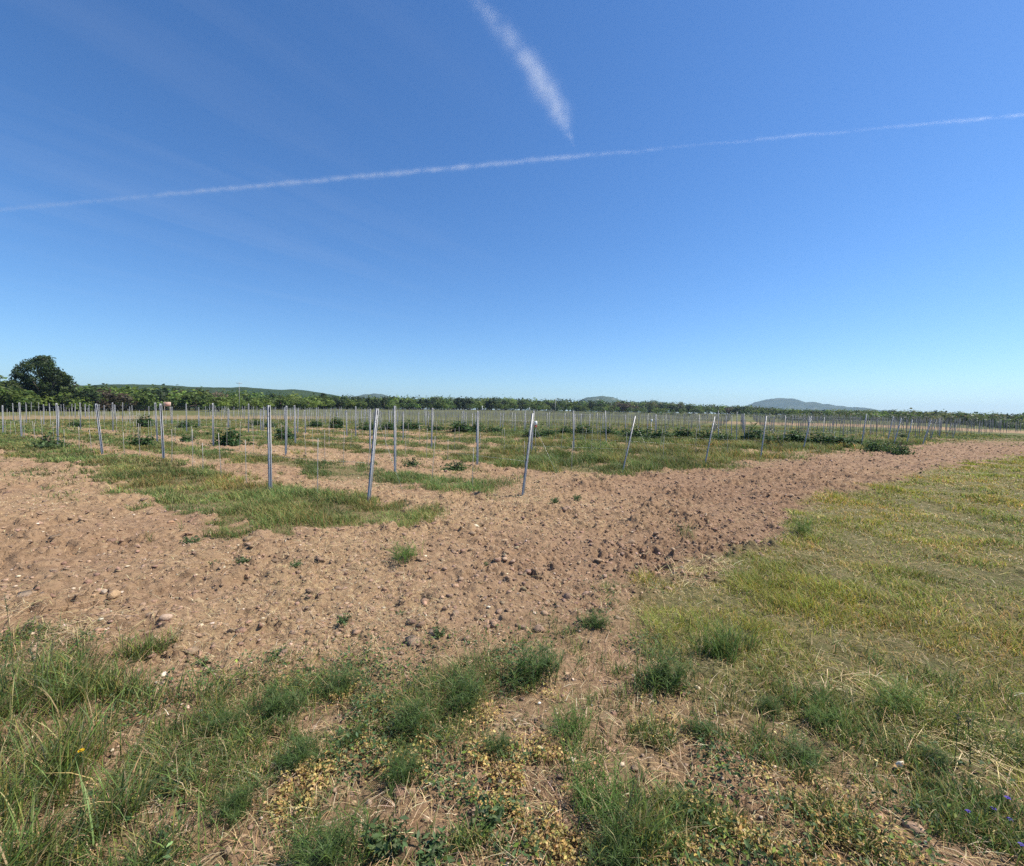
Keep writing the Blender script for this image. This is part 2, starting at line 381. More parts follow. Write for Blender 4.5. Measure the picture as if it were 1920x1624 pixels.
# ------------------------------------------------------------------ ground: one sheet to the horizon
def build_ground():
    az = np.concatenate([np.linspace(rad(-68), rad(68), 960), np.linspace(rad(68), rad(292), 60)[1:-1]])
    rr = [0.25]
    while rr[-1] < 4900:
        q = rr[-1]; rr.append(q * (1.03 if q < 1.0 else 1.0029 if q < 16 else 1.004 if q < 62 else 1.04))
    rr = np.array(rr); na, nr = len(az), len(rr)
    A, Rr = np.meshgrid(az, rr); X, Y = (Rr * np.sin(A)).ravel(), (Rr * np.cos(A)).ravel()
    zn = zones(X, Y); Zz = height(X, Y, zn)
    V = np.stack([X, Y, Zz], 1); V = np.concatenate([V, [[0, 0, 0]]])
    i = np.arange(nr - 1)[:, None] * na; j = np.arange(na)[None]; j2 = (j + 1) % na
    q = np.stack([i + j, i + j2, i + na + j2, i + na + j], 2).reshape(-1, 4)[:, ::-1]
    fan = np.stack([np.full(na, nr * na), (np.arange(na) + 1) % na, np.arange(na)], 1)[:, ::-1]
    # R: plant litter / turf, G: straw, B: freshly tilled; far fields get their own bands
    r, a, n1, n2 = zn['r'], zn['az'], zn['n1'], zn['n2']
    turf = np.clip(zn['mea'] * .9 + zn['weed'] * (.1 + .15 * n2) + zn['strip'] * .55 + zn['rows'] * .6 + zn['open'] * (.95 + .1 * n1), 0, 1)
    pxx = 960 + F * np.tan(np.clip(a, -1.2, 1.2))
    straw = np.clip(zn['soil'] * (.45 + .5 * fbm(X * .6, Y * .6, 3, 71)) + .25 * zn['mea'], 0, 1)
    band = sst(80, 86, r + 2 * n1) * sst(104, 98, r + 2 * n1) * sst(1250, 1450, pxx)
    band2 = sst(62, 68, r + 4 * n1) * sst(92, 80, r + 5 * n2) * sst(700, 500, pxx)
    straw = straw * (1 - .6 * zn['tilled']); straw = np.clip(straw + band * .45 + band2 * .35, 0, 1); turf = turf * (1 - .8 * band) * (1 - .5 * band2)
    C = np.stack([turf, straw, zn['tilled']], 1); C = np.concatenate([C, [[.5, 0, 0]]])
    m, N, L = new_mat('field_soil')
    at = N.new('ShaderNodeAttribute'); at.attribute_name = 'tint'; sp = N.new('ShaderNodeSeparateColor'); L.new(at.outputs['Color'], sp.inputs[0])
    tc = N.new('ShaderNodeTexCoord'); geo = tc.outputs['Object']
    def noise(s, d=6, ro=.6):
        n = N.new('ShaderNodeTexNoise'); n.inputs['Scale'].default_value = s; n.inputs['Detail'].default_value = d; n.inputs['Roughness'].default_value = ro; L.new(geo, n.inputs['Vector']); return n.outputs['Fac']
    def ramp(src, stops):
        c = N.new('ShaderNodeValToRGB'); e = c.color_ramp.elements
        while len(e) < len(stops): e.new(.5)
        for el, (p, col) in zip(e, stops): el.position = p; el.color = (*col, 1)
        L.new(src, c.inputs[0]); return c.outputs[0]
    def mix(fac, a_, b_):
        x = N.new('ShaderNodeMix'); x.data_type = 'RGBA'; L.new(fac, x.inputs[0]); L.new(a_, x.inputs[6]); L.new(b_, x.inputs[7]); return x.outputs[2]
    soil = ramp(noise(9, 8, .7), [(.28, (.15, .090, .053)), (.46, (.285, .180, .105)), (.62, (.385, .252, .150)), (.78, (.50, .36, .23))])
    till = ramp(noise(11, 8, .7), [(.3, (.13, .075, .045)), (.50, (.26, .162, .099)), (.75, (.41, .275, .172))])
    stra = ramp(noise(26, 8, .75), [(.3, (.22, .145, .08)), (.5, (.38, .265, .145)), (.75, (.54, .40, .23))])
    turf_c = ramp(noise(5, 9, .75), [(.3, (.060, .070, .024)), (.47, (.098, .108, .036)), (.62, (.145, .14, .052)), (.8, (.24, .20, .095))])
    fm = N.new('ShaderNodeMath'); fm.operation = 'MULTIPLY'; mr = N.new('ShaderNodeMapRange'); mr.inputs[1].default_value = .38; mr.inputs[2].default_value = .62
    L.new(noise(15, 6, .7), mr.inputs[0]); L.new(mr.outputs[0], fm.inputs[0]); L.new(sp.outputs[1], fm.inputs[1])
    c = mix(sp.outputs[2], soil, till); c = mix(sp.outputs[0], c, turf_c); c = mix(fm.outputs[0], c, stra)
    p = N.new('ShaderNodeBsdfPrincipled'); p.inputs['Roughness'].default_value = .95; p.inputs['Specular IOR Level'].default_value = .15
    L.new(c, p.inputs['Base Color'])
    bu = N.new('ShaderNodeBump'); bu.inputs['Strength'].default_value = 1.0; bu.inputs['Distance'].default_value = .035
    L.new(noise(38, 8, .72), bu.inputs['Height']); L.new(bu.outputs[0], p.inputs['Normal'])
    o = N.new('ShaderNodeOutputMaterial'); L.new(p.outputs[0], o.inputs['Surface'])
    g = link('ground', make_mesh('ground', V, [q, fan], C, True, [m])); g['kind'] = 'structure'
build_ground()

def scatter(n, r0, r1, pw=1.0, amax=64):
    """random points in the sector the photo looks at, areal density falling as r**-pw"""
    u = rng.random(n); e = 2 - pw
    r = (r0 ** e + u * (r1 ** e - r0 ** e)) ** (1 / e) if abs(e) > 1e-3 else r0 * (r1 / r0) ** u
    a = rad(amax) * (2 * rng.random(n) - 1); return r * np.sin(a), r * np.cos(a)

# ------------------------------------------------------------------ clods, pebbles, straw
def build_litter():
    x, y = scatter(140000, 1.2, 46, 1.4); zn = zones(x, y)
    k = rng.random(len(x)) < zn['soil'] * .7 + zn['tilled'] * .3 + zn['weed'] * .12 + zn['rows'] * .08
    x, y = x[k], y[k]; zn = {a: b[k] for a, b in zn.items()}
    s = .005 + .0058 * rng.gamma(1.1, 1, len(x)) * (1 + .1 * zn['tilled']); s = np.minimum(s * (1 + zn['r'] * .035), .06)
    z = height(x, y, zn) + s * .05
    c = np.where(zn['tilled'][:, None] > .4, jcol((.285, .185, .118), len(x), .2, .04), jcol((.285, .188, .12), len(x), .2, .04))
    g = Geo(); lumps(g, x, y, z, s, c, 1, 10, 100, .75)
    # the larger clods that cast the dark shadows
    bx, by = scatter(2600, 2.2, 24, 1.3); q = zones(bx, by); k = rng.random(len(bx)) < q['soil'] * .6 + q['tilled'] * .3
    bx, by = bx[k], by[k]
    ex = np.array([P(*p) for p in [(950, 1022), (980, 1116), (1062, 1132), (1025, 1143), (945, 1062), (1085, 1058), (905, 1080), (258, 1030), (120, 1058), (75, 990), (215, 1120), (350, 1165), (560, 1140), (1010, 1190), (1390, 1020), (1430, 1040), (720, 1105), (665, 1130), (690, 1060), (80, 1000), (880, 1250)]])
    bx = np.concatenate([bx, ex[:, 0]]); by = np.concatenate([by, ex[:, 1]])
    s = np.concatenate([rng.uniform(.012, .028, len(bx) - len(ex)), rng.uniform(.03, .05, len(ex))])
    lumps(g, bx, by, height(bx, by) + s * .15, s, jcol((.285, .186, .118), len(bx), .18, .04), 2, 8, 300, .32)
    tag(link('soil_clods', g.mesh('soil_clods', [M_CLOD])), 'loose brown clods and crumbs scattered over the tilled soil', 'soil clods', kind='stuff')
    x, y = scatter(5200, 1.2, 26, 1.3); q = zones(x, y); k = rng.random(len(x)) < q['soil'] * .5 + q['weed'] * .3 + q['rows'] * .15
    x, y = x[k], y[k]; s = np.minimum(.004 + .004 * rng.gamma(1.3, 1, len(x)), .016); s *= 1 + .05 * np.hypot(x, y)
    g = Geo(); lumps(g, x, y, height(x, y) + s * .3, s, jcol((.52, .41, .30), len(x), .2, .05), 1, 6, 500, .5)
    tag(link('pebbles', g.mesh('pebbles', [M_STONE])), 'small pale pebbles lying in the bare soil', 'pebbles', kind='stuff')
    # straw
    g = Geo(); x, y = scatter(300000, 1.2, 30, 1.3); q = zones(x, y)
    pat = .15 + .85 * sst(-.35, .65, fbm(x * .6, y * .6, 3, 71) + .5 * q['n2'])
    k = rng.random(len(x)) < (q['soil'] * .6 * pat * (1 - .5 * q['tilled']) + q['mea'] * .28 + q['weed'] * .3 + q['rows'] * .1)
    x, y, r = x[k], y[k], q['r'][k]; n = len(x); ln = rng.gamma(3, .022, n) + .03
    z = height(x, y) + .006 + rng.random(n) * .012; wd = np.maximum(.0022, r * .00055); a = rng.uniform(0, 6.28, n)
    c = pick([(.58, .43, .23), (.46, .30, .15), (.68, .56, .36)], [5, 3, 2.5], n)
    blades(g, x, y, z, .02 + ln * .12, wd, a, ln / (.02 + ln * .12), c, .55, 2)
    # two trails of longer dry stems
    for (a0, b0, cnt, sp) in [((1620, 1300), (1920, 1460), 230, .17), ((60, 1140), (190, 1190), 260, .16), ((960, 945), (1020, 940), 200, .2), ((1270, 1090), (1320, 1060), 200, .2)]:
        t = rng.random(cnt); A, B = np.array(P(*a0)), np.array(P(*b0)); X = A + (B - A) * t[:, None] + rng.normal(0, sp, (cnt, 2))
        L_ = rng.uniform(.1, .35, cnt); aa = math.atan2(*(B - A)[::-1]) + rng.normal(0, .9, cnt)
        blades(g, X[:, 0], X[:, 1], height(X[:, 0], X[:, 1]) + .012, .06, .004, aa, L_ / .06, pick([(.6, .48, .27), (.5, .38, .2)], [1, 1], cnt), .7, 3)
    tag(link('straw_litter', g.mesh('straw_litter', [M_STRAW])), 'dry pale straw scattered over the soil and short grass', 'straw', kind='stuff')
build_litter()

# ------------------------------------------------------------------ grass and weeds
GREEN = (.165, .215, .040); DKGREEN = (.115, .165, .036); BLUEG = (.15, .185, .07); OLIVE = (.24, .22, .055); LIME = (.14, .19, .045); STRAW = (.42, .32, .16); TAN = (.30, .2, .1); YEL = (.50, .37, .13)
def build_meadow():
    g = Geo(); x, y = scatter(900000, 1.3, 36, 1.25); q = zones(x, y); k = rng.random(len(x)) < q['mea'] * (.7 + .5 * q['n2'] + .35 * fbm(x * 1.3, y * 1.3, 3, 83))
    x, y = x[k], y[k]; q = {a: b[k] for a, b in q.items()}; n = len(x); r = q['r']
    cl = fbm(x * 1.7, y * 1.7, 3, 81); dry = fbm(x * .5, y * .9, 3, 91)
    h = (.032 + .06 * np.clip(cl + .45, 0, 1.5) ** 1.3) * rng.uniform(.6, 1.5, n); wd = np.maximum(.0035, .0011 * r)
    t = np.clip(.5 + .75 * dry + .35 * cl + rng.normal(0, .2, n), 0, 1)[:, None]
    green = pick([(.235, .25, .042), (.155, .205, .036), (.25, .285, .045), (.31, .265, .055)], [4, 3, 2.4, 1.8], n); dr = pick([(.47, .34, .125), (.37, .235, .08), (.54, .43, .18)], [4, 2, 2], n)
    m = rng.random((n, 1)) < (.5 + .45 * t)
    c = np.where(m, green, dr); hue = np.clip(fbm(x * .8 + 3, y * .8, 3, 95), -1, 1)[:, None]; c = c * np.exp(.22 * fbm(x * 2.6, y * 2.6, 3, 97)[:, None]) * (1 + hue * np.array([.12, .06, -.25]))
    blades(g, x, y, height(x, y, q, False), h, wd, rng.uniform(0, 6.28, n), rng.uniform(.2, 1.3, n), c, .3, 2)
    tag(link('meadow_grass', g.mesh('meadow_grass', [M_LEAF])), 'short half dry meadow grass at the right of the field', 'grass', kind='stuff')
build_meadow()

def patch_pts(px, py, wpx, hpx, n):
    """points of an irregular patch of ground seen around a pixel"""
    cx, cy = P(px, py); D = math.hypot(cx, cy); s = D / F * math.sqrt(1 + ((px - 960) / F) ** 2) ** 0
    rx = wpx * s * .5; d2 = P(px, py - hpx * .5); d1 = P(px, py + hpx * .5); ry = .5 * math.hypot(d2[0] - d1[0], d2[1] - d1[1])
    a = rng.uniform(0, 6.28, n); q = np.sqrt(rng.random(n)) * (1 + .3 * np.sin(a * 3 + px) + .2 * np.sin(a * 5 + py))
    u = np.array([cx, cy]) / D; v = np.array([u[1], -u[0]])
    X = cx + v[0] * q * np.cos(a) * rx + u[0] * q * np.sin(a) * ry; Y = cy + v[1] * q * np.cos(a) * rx + u[1] * q * np.sin(a) * ry
    return X, Y
def build_weeds():
    # fine green ground cover between the tufts
    g = Geo(); x, y = scatter(380000, 1.15, 9, 1.0); q = zones(x, y)
    den = sst(.05, .6, fbm(x * 2.6, y * 2.6, 4, 111) + .05 + .25 * sst(-.35, -.75, q['az']))
    bare = np.zeros(len(x))
    for (px, py, wr) in [(800, 1480, .26), (430, 1570, .16), (1240, 1440, .2), (1360, 1480, .2), (330, 1330, .14), (700, 1530, .15), (1330, 1420, .2), (600, 1350, .12), (880, 1500, .14), (1030, 1300, .12), (280, 1560, .14), (1180, 1400, .2), (1640, 1500, .18), (1500, 1560, .14)]:
        cx_, cy_ = P(px, py); bare = np.maximum(bare, sst(1.25, .6, np.hypot((x - cx_) / (wr * 1.5), (y - cy_) / wr)))
    k = rng.random(len(x)) < q['weed'] * (.07 + .85 * den) * (1 - .9 * bare)
    x, y = x[k], y[k]; q = {a: b[k] for a, b in q.items()}; n = len(x)
    hh = (.028 + .07 * np.clip(fbm(x * 2.3, y * 2.3, 4, 111) + .2, 0, 1.2)) * rng.uniform(.5, 1.5, n)
    c = pick([(.11, .165, .034), (.08, .13, .03), (.105, .14, .055), OLIVE, STRAW], [4, 4, 3, 1.6, 2.4], n)
    blades(g, x, y, height(x, y, q), hh, np.maximum(.0036, .0011 * q['r']), rng.uniform(0, 6.28, n), rng.uniform(.2, 1.5, n), c, .35, 2)
    # small broad leaves close to the soil
    x, y = scatter(190000, 1.15, 8, .9); q = zones(x, y); den = sst(.0, .8, fbm(x * 2.9 + 9, y * 2.9, 4, 121) + .25)
    k = rng.random(len(x)) < q['weed'] * den * .8; x, y = x[k], y[k]; n = len(x)
    p = np.stack([x, y, height(x, y) + rng.uniform(.01, .07, n)], 1); nm = rng.normal(0, .55, (n, 3)); nm[:, 2] = np.abs(nm[:, 2]) + .5
    leaves(g, p, nm, rng.uniform(.012, .032, n), pick([(.07, .12, .042), (.10, .145, .06), GREEN], [5, 3, 2], n), .5)
    tag(link('weed_cover', g.mesh('weed_cover', [M_LEAF])), 'low green weeds and seedlings covering the foreground soil', 'weeds', kind='stuff')
    # yellowed chickweed mats
    g = Geo()
    for (px, py, wv, hv, n) in [(a, b, c, d, int(e * .5)) for a, b, c, d, e in [(560, 1480, 110, 60, 2600), (860, 1420, 150, 80, 4200), (985, 1490, 120, 110, 4200), (690, 1310, 80, 40, 1000), (900, 1340, 80, 30, 900), (1040, 1400, 120, 60, 2200), (1240, 1360, 60, 50, 700), (700, 1420, 60, 60, 1100), (1100, 1600, 160, 40, 2500), (1330, 1560, 160, 90, 2600), (1600, 1590, 160, 50, 2300), (1560, 1400, 120, 40, 1100), (1240, 1600, 120, 50, 2000), (1450, 1600, 180, 50, 2300), (640, 1300, 50, 25, 500), (1500, 1500, 140, 60, 1500), (780, 1380, 60, 50, 700), (560, 1290, 60, 25, 500), (1020, 1300, 60, 30, 600)]]:
        x, y = patch_pts(px, py, wv * 1.5, hv * 1.6, n); k = rng.random(n) < sst(-.2, .7, fbm(x * 7, y * 7, 3, 131) + .15); x, y = x[k], y[k]; n = len(x)
        p = np.stack([x, y, height(x, y) + rng.uniform(.004, .05, n)], 1); nm = rng.normal(0, .6, (n, 3)); nm[:, 2] = np.abs(nm[:, 2]) + .4
        leaves(g, p, nm, rng.uniform(.008, .022, n), pick([YEL, (.42, .27, .1), (.36, .33, .1), (.56, .43, .2)], [4, 2, 2, 2], n), .6)
    tag(link('dried_chickweed', g.mesh('dried_chickweed', [M_LEAF])), 'yellowed dry leaf mats between the green weeds', 'dry weeds', kind='stuff')
    # long grass at the lower left
    g = Geo()
    for (px, py, wv, hv, n, h0) in [(90, 1440, 300, 200, 3300, .21), (50, 1330, 240, 110, 2400, .18), (180, 1330, 150, 100, 1300, .14), (100, 1620, 300, 90, 1200, .21), (260, 1232, 80, 22, 500, .14), (330, 1610, 90, 50, 420, .2), (300, 1400, 70, 70, 350, .11), (1345, 1225, 90, 60, 900, .19), (-120, 1450, 260, 300, 3000, .25), (1190, 1590, 100, 100, 300, .2), (1510, 985, 40, 14, 160, .22), (1285, 1010, 40, 14, 150, .2)] + [(a, b, c, d, int(c * d * .085), h_) for a, b, c, d, h_ in [(1540, 1340, 180, 80, .085), (1480, 1430, 190, 90, .08), (1640, 1400, 150, 80, .08), (1710, 1510, 230, 110, .075), (1860, 1560, 150, 120, .08), (1400, 1570, 200, 80, .07), (1580, 1570, 200, 80, .07), (1250, 1540, 140, 90, .08), (1330, 1310, 120, 60, .08), (1060, 1440, 120, 70, .07), (900, 1590, 160, 60, .08), (700, 1590, 180, 70, .08), (1820, 1400, 160, 80, .09), (1210, 1210, 120, 70, .1), (1120, 1250, 120, 60, .08), (1010, 1200, 160, 50, .07), (480, 1400, 140, 60, .08), (1740, 1290, 200, 60, .09), (1180, 1330, 110, 70, .08), (1130, 1400, 90, 60, .07), (1230, 1390, 80, 50, .08), (1220, 1290, 90, 50, .08), (960, 1290, 120, 60, .08)]]:
        x, y = patch_pts(px, py, wv, hv, n); h = h0 * rng.uniform(.45, 1.35, n)
        k = rng.random(n) < .12 + .88 * sst(-.2, .4, fbm(x * 4, y * 4, 3, 141)); x, y, h = x[k], y[k], h[k]; n = len(x)
        c = pick([(.125, .18, .036), (.155, .22, .06), (.115, .15, .058), OLIVE, STRAW, (.08, .13, .03)], [3.5, 3.5, 2.5, 2.2, 2.2, 1.4], n)
        blades(g, x, y, height(x, y), h, rng.uniform(.0025, .006, n), rng.normal(.4, 1.7, n), rng.uniform(.1, .9, n), c, .22, 3)
    tag(link('long_grass', g.mesh('long_grass', [M_LEAF])), 'long green grass at the lower left and by the meadow edge', 'grass', kind='stuff')
    # grass of the vineyard rows and the strip in front of them
    g = Geo(); x, y = scatter(1100000, 6.5, 70, 1.4); q = zones(x, y)
    tuft = sst(-.7, .5, fbm(x * 1.6, y * 1.6, 3, 151) + .3 * q['n2']); tuft = np.where(q['strip'] > .5, sst(-1.0, .6, fbm(x * 2.1, y * 2.1, 3, 153) + .1), tuft)
    k = rng.random(len(x)) < np.clip(q['strip'] + q['rows'] + .45 * q['open'], 0, 1) * (.3 + .7 * tuft + .25 * q['strip']); x, y = x[k], y[k]; q = {a: b[k] for a, b in q.items()}; tuft = tuft[k]; n = len(x)
    gr = fbm(x * .35, y * .35, 3, 161)
    h = (.065 + .24 * tuft ** 1.5) * rng.uniform(.5, 1.4, n) * (.8 + .2 * q['rows']) * (.62 + .75 * q['rows'] * sst(-.2, .12, q['az'])) * np.where(q['strip'] > .5, 1.25, 1) * np.where(q['open'] > .5, .7, 1); wd = np.maximum(.0045, .0010 * q['r'])
    t = np.clip(.55 + .5 * gr + rng.normal(0, .25, n), 0, 1)[:, None]; st = q['strip'][:, None]
    c = np.where(rng.random((n, 1)) < .3 + .4 * t, pick([(.08, .14, .036), (.11, .165, .040), (.145, .18, .05)], [3, 3, 2], n), pick([(.18, .18, .055), (.21, .185, .062), (.30, .24, .10)], [4, 3, 1.6], n))
    br = fbm(x * 1.1 + 4, y * 1.1, 3, 171)[:, None]; c = c * np.exp(.38 * br) * np.array([1.0, 1.0, 1.0]) ** 1; c = c * (1 + np.clip(fbm(x * .5, y * .5, 3, 181), -.3, 1)[:, None] * np.array([.45, .12, .1]))
    blades(g, x, y, height(x, y, q, False), h, wd, rng.normal(3.4, 1.8, n), rng.uniform(.2, 1.1, n), c, .3, 2)
    tag(link('row_weeds', g.mesh('row_weeds', [M_LEAF])), 'olive green grass and weeds growing along the vine rows', 'weeds', kind='stuff')
build_weeds()

# ------------------------------------------------------------------ foreground weed plants one can pick out
def feathery(seed, tall=1.0, spread=.55, ns=46, nl=26, pal=((.070, .120, .028), (.10, .155, .034), (.092, .13, .05))):
    global rng
    old = rng; rng = np.random.default_rng(seed); g = Geo()
    a = rng.uniform(0, 6.28, ns); ln = rng.uniform(.0, 1.0, ns) ** .7 * spread; h = rng.uniform(.55, 1.05, ns) * tall * (1 - .35 * ln)
    bx, by = rng.normal(0, .24, ns), rng.normal(0, .17, ns); h = h * rng.uniform(.5, 1.1, ns)
    blades(g, bx, by, np.zeros(ns) - .03, h, .018, a, ln, pick(pal, [1] * len(pal), ns), .15, 3)
    for i in range(ns):
        t = rng.uniform(.15, 1, nl); off = ln[i] * h[i] * t ** 1.7
        x = bx[i] + np.cos(a[i]) * off; y = by[i] + np.sin(a[i]) * off; z = h[i] * (t - .15 * t * t)
        blades(g, x, y, z, rng.uniform(.08, .2, nl) * tall, .011, rng.uniform(0, 6.28, nl), rng.uniform(.5, 2.2, nl), pick(pal, [1] * len(pal), nl), .3, 2)
    rng = old
    return g.mesh('feathery_weed', [M_LEAF])
def rosette(seed, pal=((.075, .125, .042), (.11, .15, .065))):
    global rng
    old = rng; rng = np.random.default_rng(seed); g = Geo(); ns = 16
    for i in range(ns):
        a = rng.uniform(0, 6.28); n = 11; t = np.linspace(.15, 1, n); ln = rng.uniform(.25, .6); h = rng.uniform(.35, 1.0)
        x = np.cos(a) * ln * t; y = np.sin(a) * ln * t; z = h * (t - .3 * t * t)
        blades(g, np.array([0.]), np.array([0.]), np.array([-.03]), h * .72, .02, a, ln / (h * .72), pal[0], .05, 3)
        nm = rng.normal(0, .6, (n, 3)); nm[:, 2] += .8
        leaves(g, np.stack([x, y, z], 1) + rng.normal(0, .05, (n, 3)), nm, rng.uniform(.14, .26, n), pick(pal, [1] * len(pal), n), .45)
    rng = old
    return g.mesh('leafy_weed', [M_LEAF])
FE = [feathery(700 + i) for i in range(4)] + [feathery(710, 1.1, .8, 40, 18, ((.10, .165, .032), (.13, .19, .04), (.08, .14, .03)))]
RO = [rosette(720 + i) for i in range(3)]
TUFTS = [
 # px, py(base), width px, mesh, scale z, name, label
 (640, 1300, 95, FE[0], 1, 'feathery_weed', 'round dark green feathery weed at the upper edge of the foreground weeds, left of centre'),
 (415, 1372, 95, FE[1], 1, 'feathery_weed', 'feathery green weed just right of the long grass at left'),
 (520, 1342, 120, FE[2], 1, 'feathery_weed', 'wide feathery green weed between the long grass and the round dark one'),
 (560, 1440, 110, FE[3], .9, 'feathery_weed', 'feathery weed beside the yellow leaf mat left of centre'),
 (440, 1530, 110, FE[0], 1, 'feathery_weed', 'bluish green feathery weed above the bare soil at lower left'),
 (600, 1620, 170, FE[1], 1, 'feathery_weed', 'large feathery weed cut by the bottom edge, left of centre'),
 (755, 1460, 105, FE[2], 1.2, 'feathery_weed', 'tall feathery weed standing at the edge of the bare patch'),
 (770, 1370, 110, FE[3], 1, 'feathery_weed', 'feathery weed behind the tall one near the bare patch'),
 (668, 1392, 55, FE[0], 1, 'feathery_weed', 'small bluish feathery weed alone on bare soil'),
 (870, 1320, 130, FE[1], .9, 'feathery_weed', 'dense green feathery weed at the centre of the weed belt'),
 (1005, 1275, 140, FE[2], .8, 'feathery_weed', 'broad olive green weed at the upper edge of the weed belt'),
 (935, 1405, 78, FE[3], 1.15, 'feathery_weed', 'bright compact feathery weed casting a black shadow on yellow litter'),
 (1075, 1375, 110, FE[4], 1, 'grass_tuft', 'fresh green grass tuft right of the small white stone'),
 (1120, 1520, 190, FE[4], 1, 'grass_tuft', 'largest long bladed grass tuft near the bottom, right of centre'),
 (1160, 1618, 150, FE[0], 1, 'feathery_weed', 'feathery weed at the bottom edge below the largest grass tuft'),
 (1260, 1290, 130, FE[1], 1, 'feathery_weed', 'darkest bushy feathery weed at the meadow corner'),
 (1345, 1240, 95, FE[4], 1.35, 'grass_tuft', 'tall bright green grass tuft beside the darkest bushy weed'),
 (1312, 1382, 70, FE[2], 1, 'feathery_weed', 'small dark feathery weed right of centre on bare soil'),
 (1440, 1340, 65, FE[3], 1.1, 'feathery_weed', 'upright feathery weed below the meadow edge'),
 (1540, 1365, 110, FE[4], .9, 'grass_tuft', 'green grass tuft left of the straw trail'),
 (1500, 1430, 110, FE[0], .8, 'feathery_weed', 'low feathery weed under the grass tuft near the straw trail'),
 (1120, 1185, 75, FE[1], .8, 'feathery_weed', 'bluish green weed where tilled soil meets the meadow'),
 (1755, 1445, 75, FE[3], 1, 'feathery_weed', 'dark weed beside the straw trail at lower right'),
 (1690, 1340, 120, FE[4], .9, 'grass_tuft', 'wide green grass tuft above the straw trail'),
 (1505, 1000, 50, FE[4], 1.2, 'grass_tuft', 'lone green grass tuft where the meadow meets the dark clods'),
 (760, 1052, 85, FE[4], .55, 'grass_tuft', 'olive grass tuft alone on the tilled soil'),
 (1040, 945, 26, RO[0], 1, 'leafy_weed', 'small green weed right of the second leaning post'),
 (1080, 942, 26, RO[1], 1, 'leafy_weed', 'small green weed farther right of the second leaning post'),
 (400, 1060, 28, RO[2], 1, 'leafy_weed', 'narrow dark seedling on the bare soil at left'),
 (455, 1060, 38, RO[0], .8, 'leafy_weed', 'low leafy seedling right of the narrow dark one'),
 (552, 1066, 36, RO[1], .8, 'leafy_weed', 'pale leafy seedling below the grass strip'),
 (358, 1018, 40, RO[2], .7, 'leafy_weed', 'flat leafy weed just below the grass strip at left'),
 (645, 1172, 40, RO[0], 1, 'leafy_weed', 'dark leafy seedling in the middle of the bare soil'),
 (822, 1202, 38, RO[1], 1, 'leafy_weed', 'bluish leafy seedling just above the weed belt'),
 (750, 1158, 26, RO[2], .8, 'leafy_weed', 'tiny leafy seedling on soil right of the dark one'),
 (910, 1065, 18, RO[0], 1, 'leafy_weed', 'tiniest green seedling among the large clods'),
 (515, 1240, 34, RO[1], 1, 'leafy_weed', 'thin bluish seedling at the lower edge of the bare soil'),
 (395, 1262, 40, RO[2], .8, 'leafy_weed', 'low seedling next to the long grass and a pale stone'),
 (920, 1540, 95, RO[0], 1.1, 'leafy_weed', 'grey green leafy weed on bare soil at bottom centre'),
 (720, 1600, 120, RO[1], .8, 'leafy_weed', 'dark leafy weed at the bottom edge below the bare patch'),
 (800, 1610, 110, RO[2], .8, 'leafy_weed', 'second dark leafy weed at the bottom edge, nearer centre'),
 (380, 1245, 40, RO[0], .8, 'leafy_weed', 'small seedling at the corner of the long grass'),
 (1290, 1520, 90, RO[1], .8, 'leafy_weed', 'leafy weed on reddish soil at lower right of centre'),
 (1850, 1590, 70, RO[2], .6, 'leafy_weed', 'leafy weed among the violet flowers at the lower right corner'),
]
for (px, py, wpx, me, sz, nm, lab) in TUFTS:
    x, y = P(px, py); d = (RC.T @ np.array([x, y, -EYE])); s = wpx * -d[2] / F / 1.35
    o = link(nm, me); o.location = (x, y, zat(x, y) - .012); o.scale = (s, s, s * sz); o.rotation_euler = (0, 0, random.uniform(0, 6.28))
    tag(o, lab, 'grass tuft' if nm == 'grass_tuft' else 'weed', {'feathery_weed': 'feathery weeds in the foreground', 'grass_tuft': 'grass tufts on the field', 'leafy_weed': 'leafy weeds on the soil'}[nm])

def stem_grass(px, py, hpx, label, n, seed):
    r = np.random.default_rng(seed); x, y = P(px, py); d = RC.T @ np.array([x, y, -EYE]); H = hpx * -d[2] / F
    e = empty('tall_grass', (x, y, zat(x, y))); g = Geo(); s = Geo()
    for i in range(n):
        a = r.uniform(0, 6.28); ln = r.uniform(.05, .22) * H; h = H * r.uniform(.7, 1.0); t = np.linspace(0, 1, 6); b = r.normal(0, .03, 2)
        pts = np.stack([b[0] + np.cos(a) * ln * t ** 2, b[1] + np.sin(a) * ln * t ** 2, -.02 + h * t], 1)
        tube(g, pts, np.linspace(.0022, .0012, 6), (.10, .14, .06), 4)
        m = 26; tt = r.uniform(.78, 1.0, m); q = np.stack([b[0] + np.cos(a) * ln * tt ** 2, b[1] + np.sin(a) * ln * tt ** 2, h * tt], 1)
        leaves(s, q + r.normal(0, .004, (m, 3)), r.normal(size=(m, 3)), .018, pick([(.12, .14, .07), (.16, .15, .09)], [1, 1], m), .3)
    link('stem', g.mesh('stem', [M_LEAF]), e); link('seed_head', s.mesh('seed_head', [M_LEAF]), e)
    tag(e, label, 'grass', 'seeding grass stems at the left edge')
stem_grass(12, 1330, 230, 'tallest seeding grass stems at the left edge of the photo', 4, 1)
stem_grass(70, 1340, 170, 'shorter seeding grass stems right of the tallest ones', 3, 2)
stem_grass(1790, 1450, 110, 'dry upright seeding grass stem at the straw trail on the right', 2, 3)

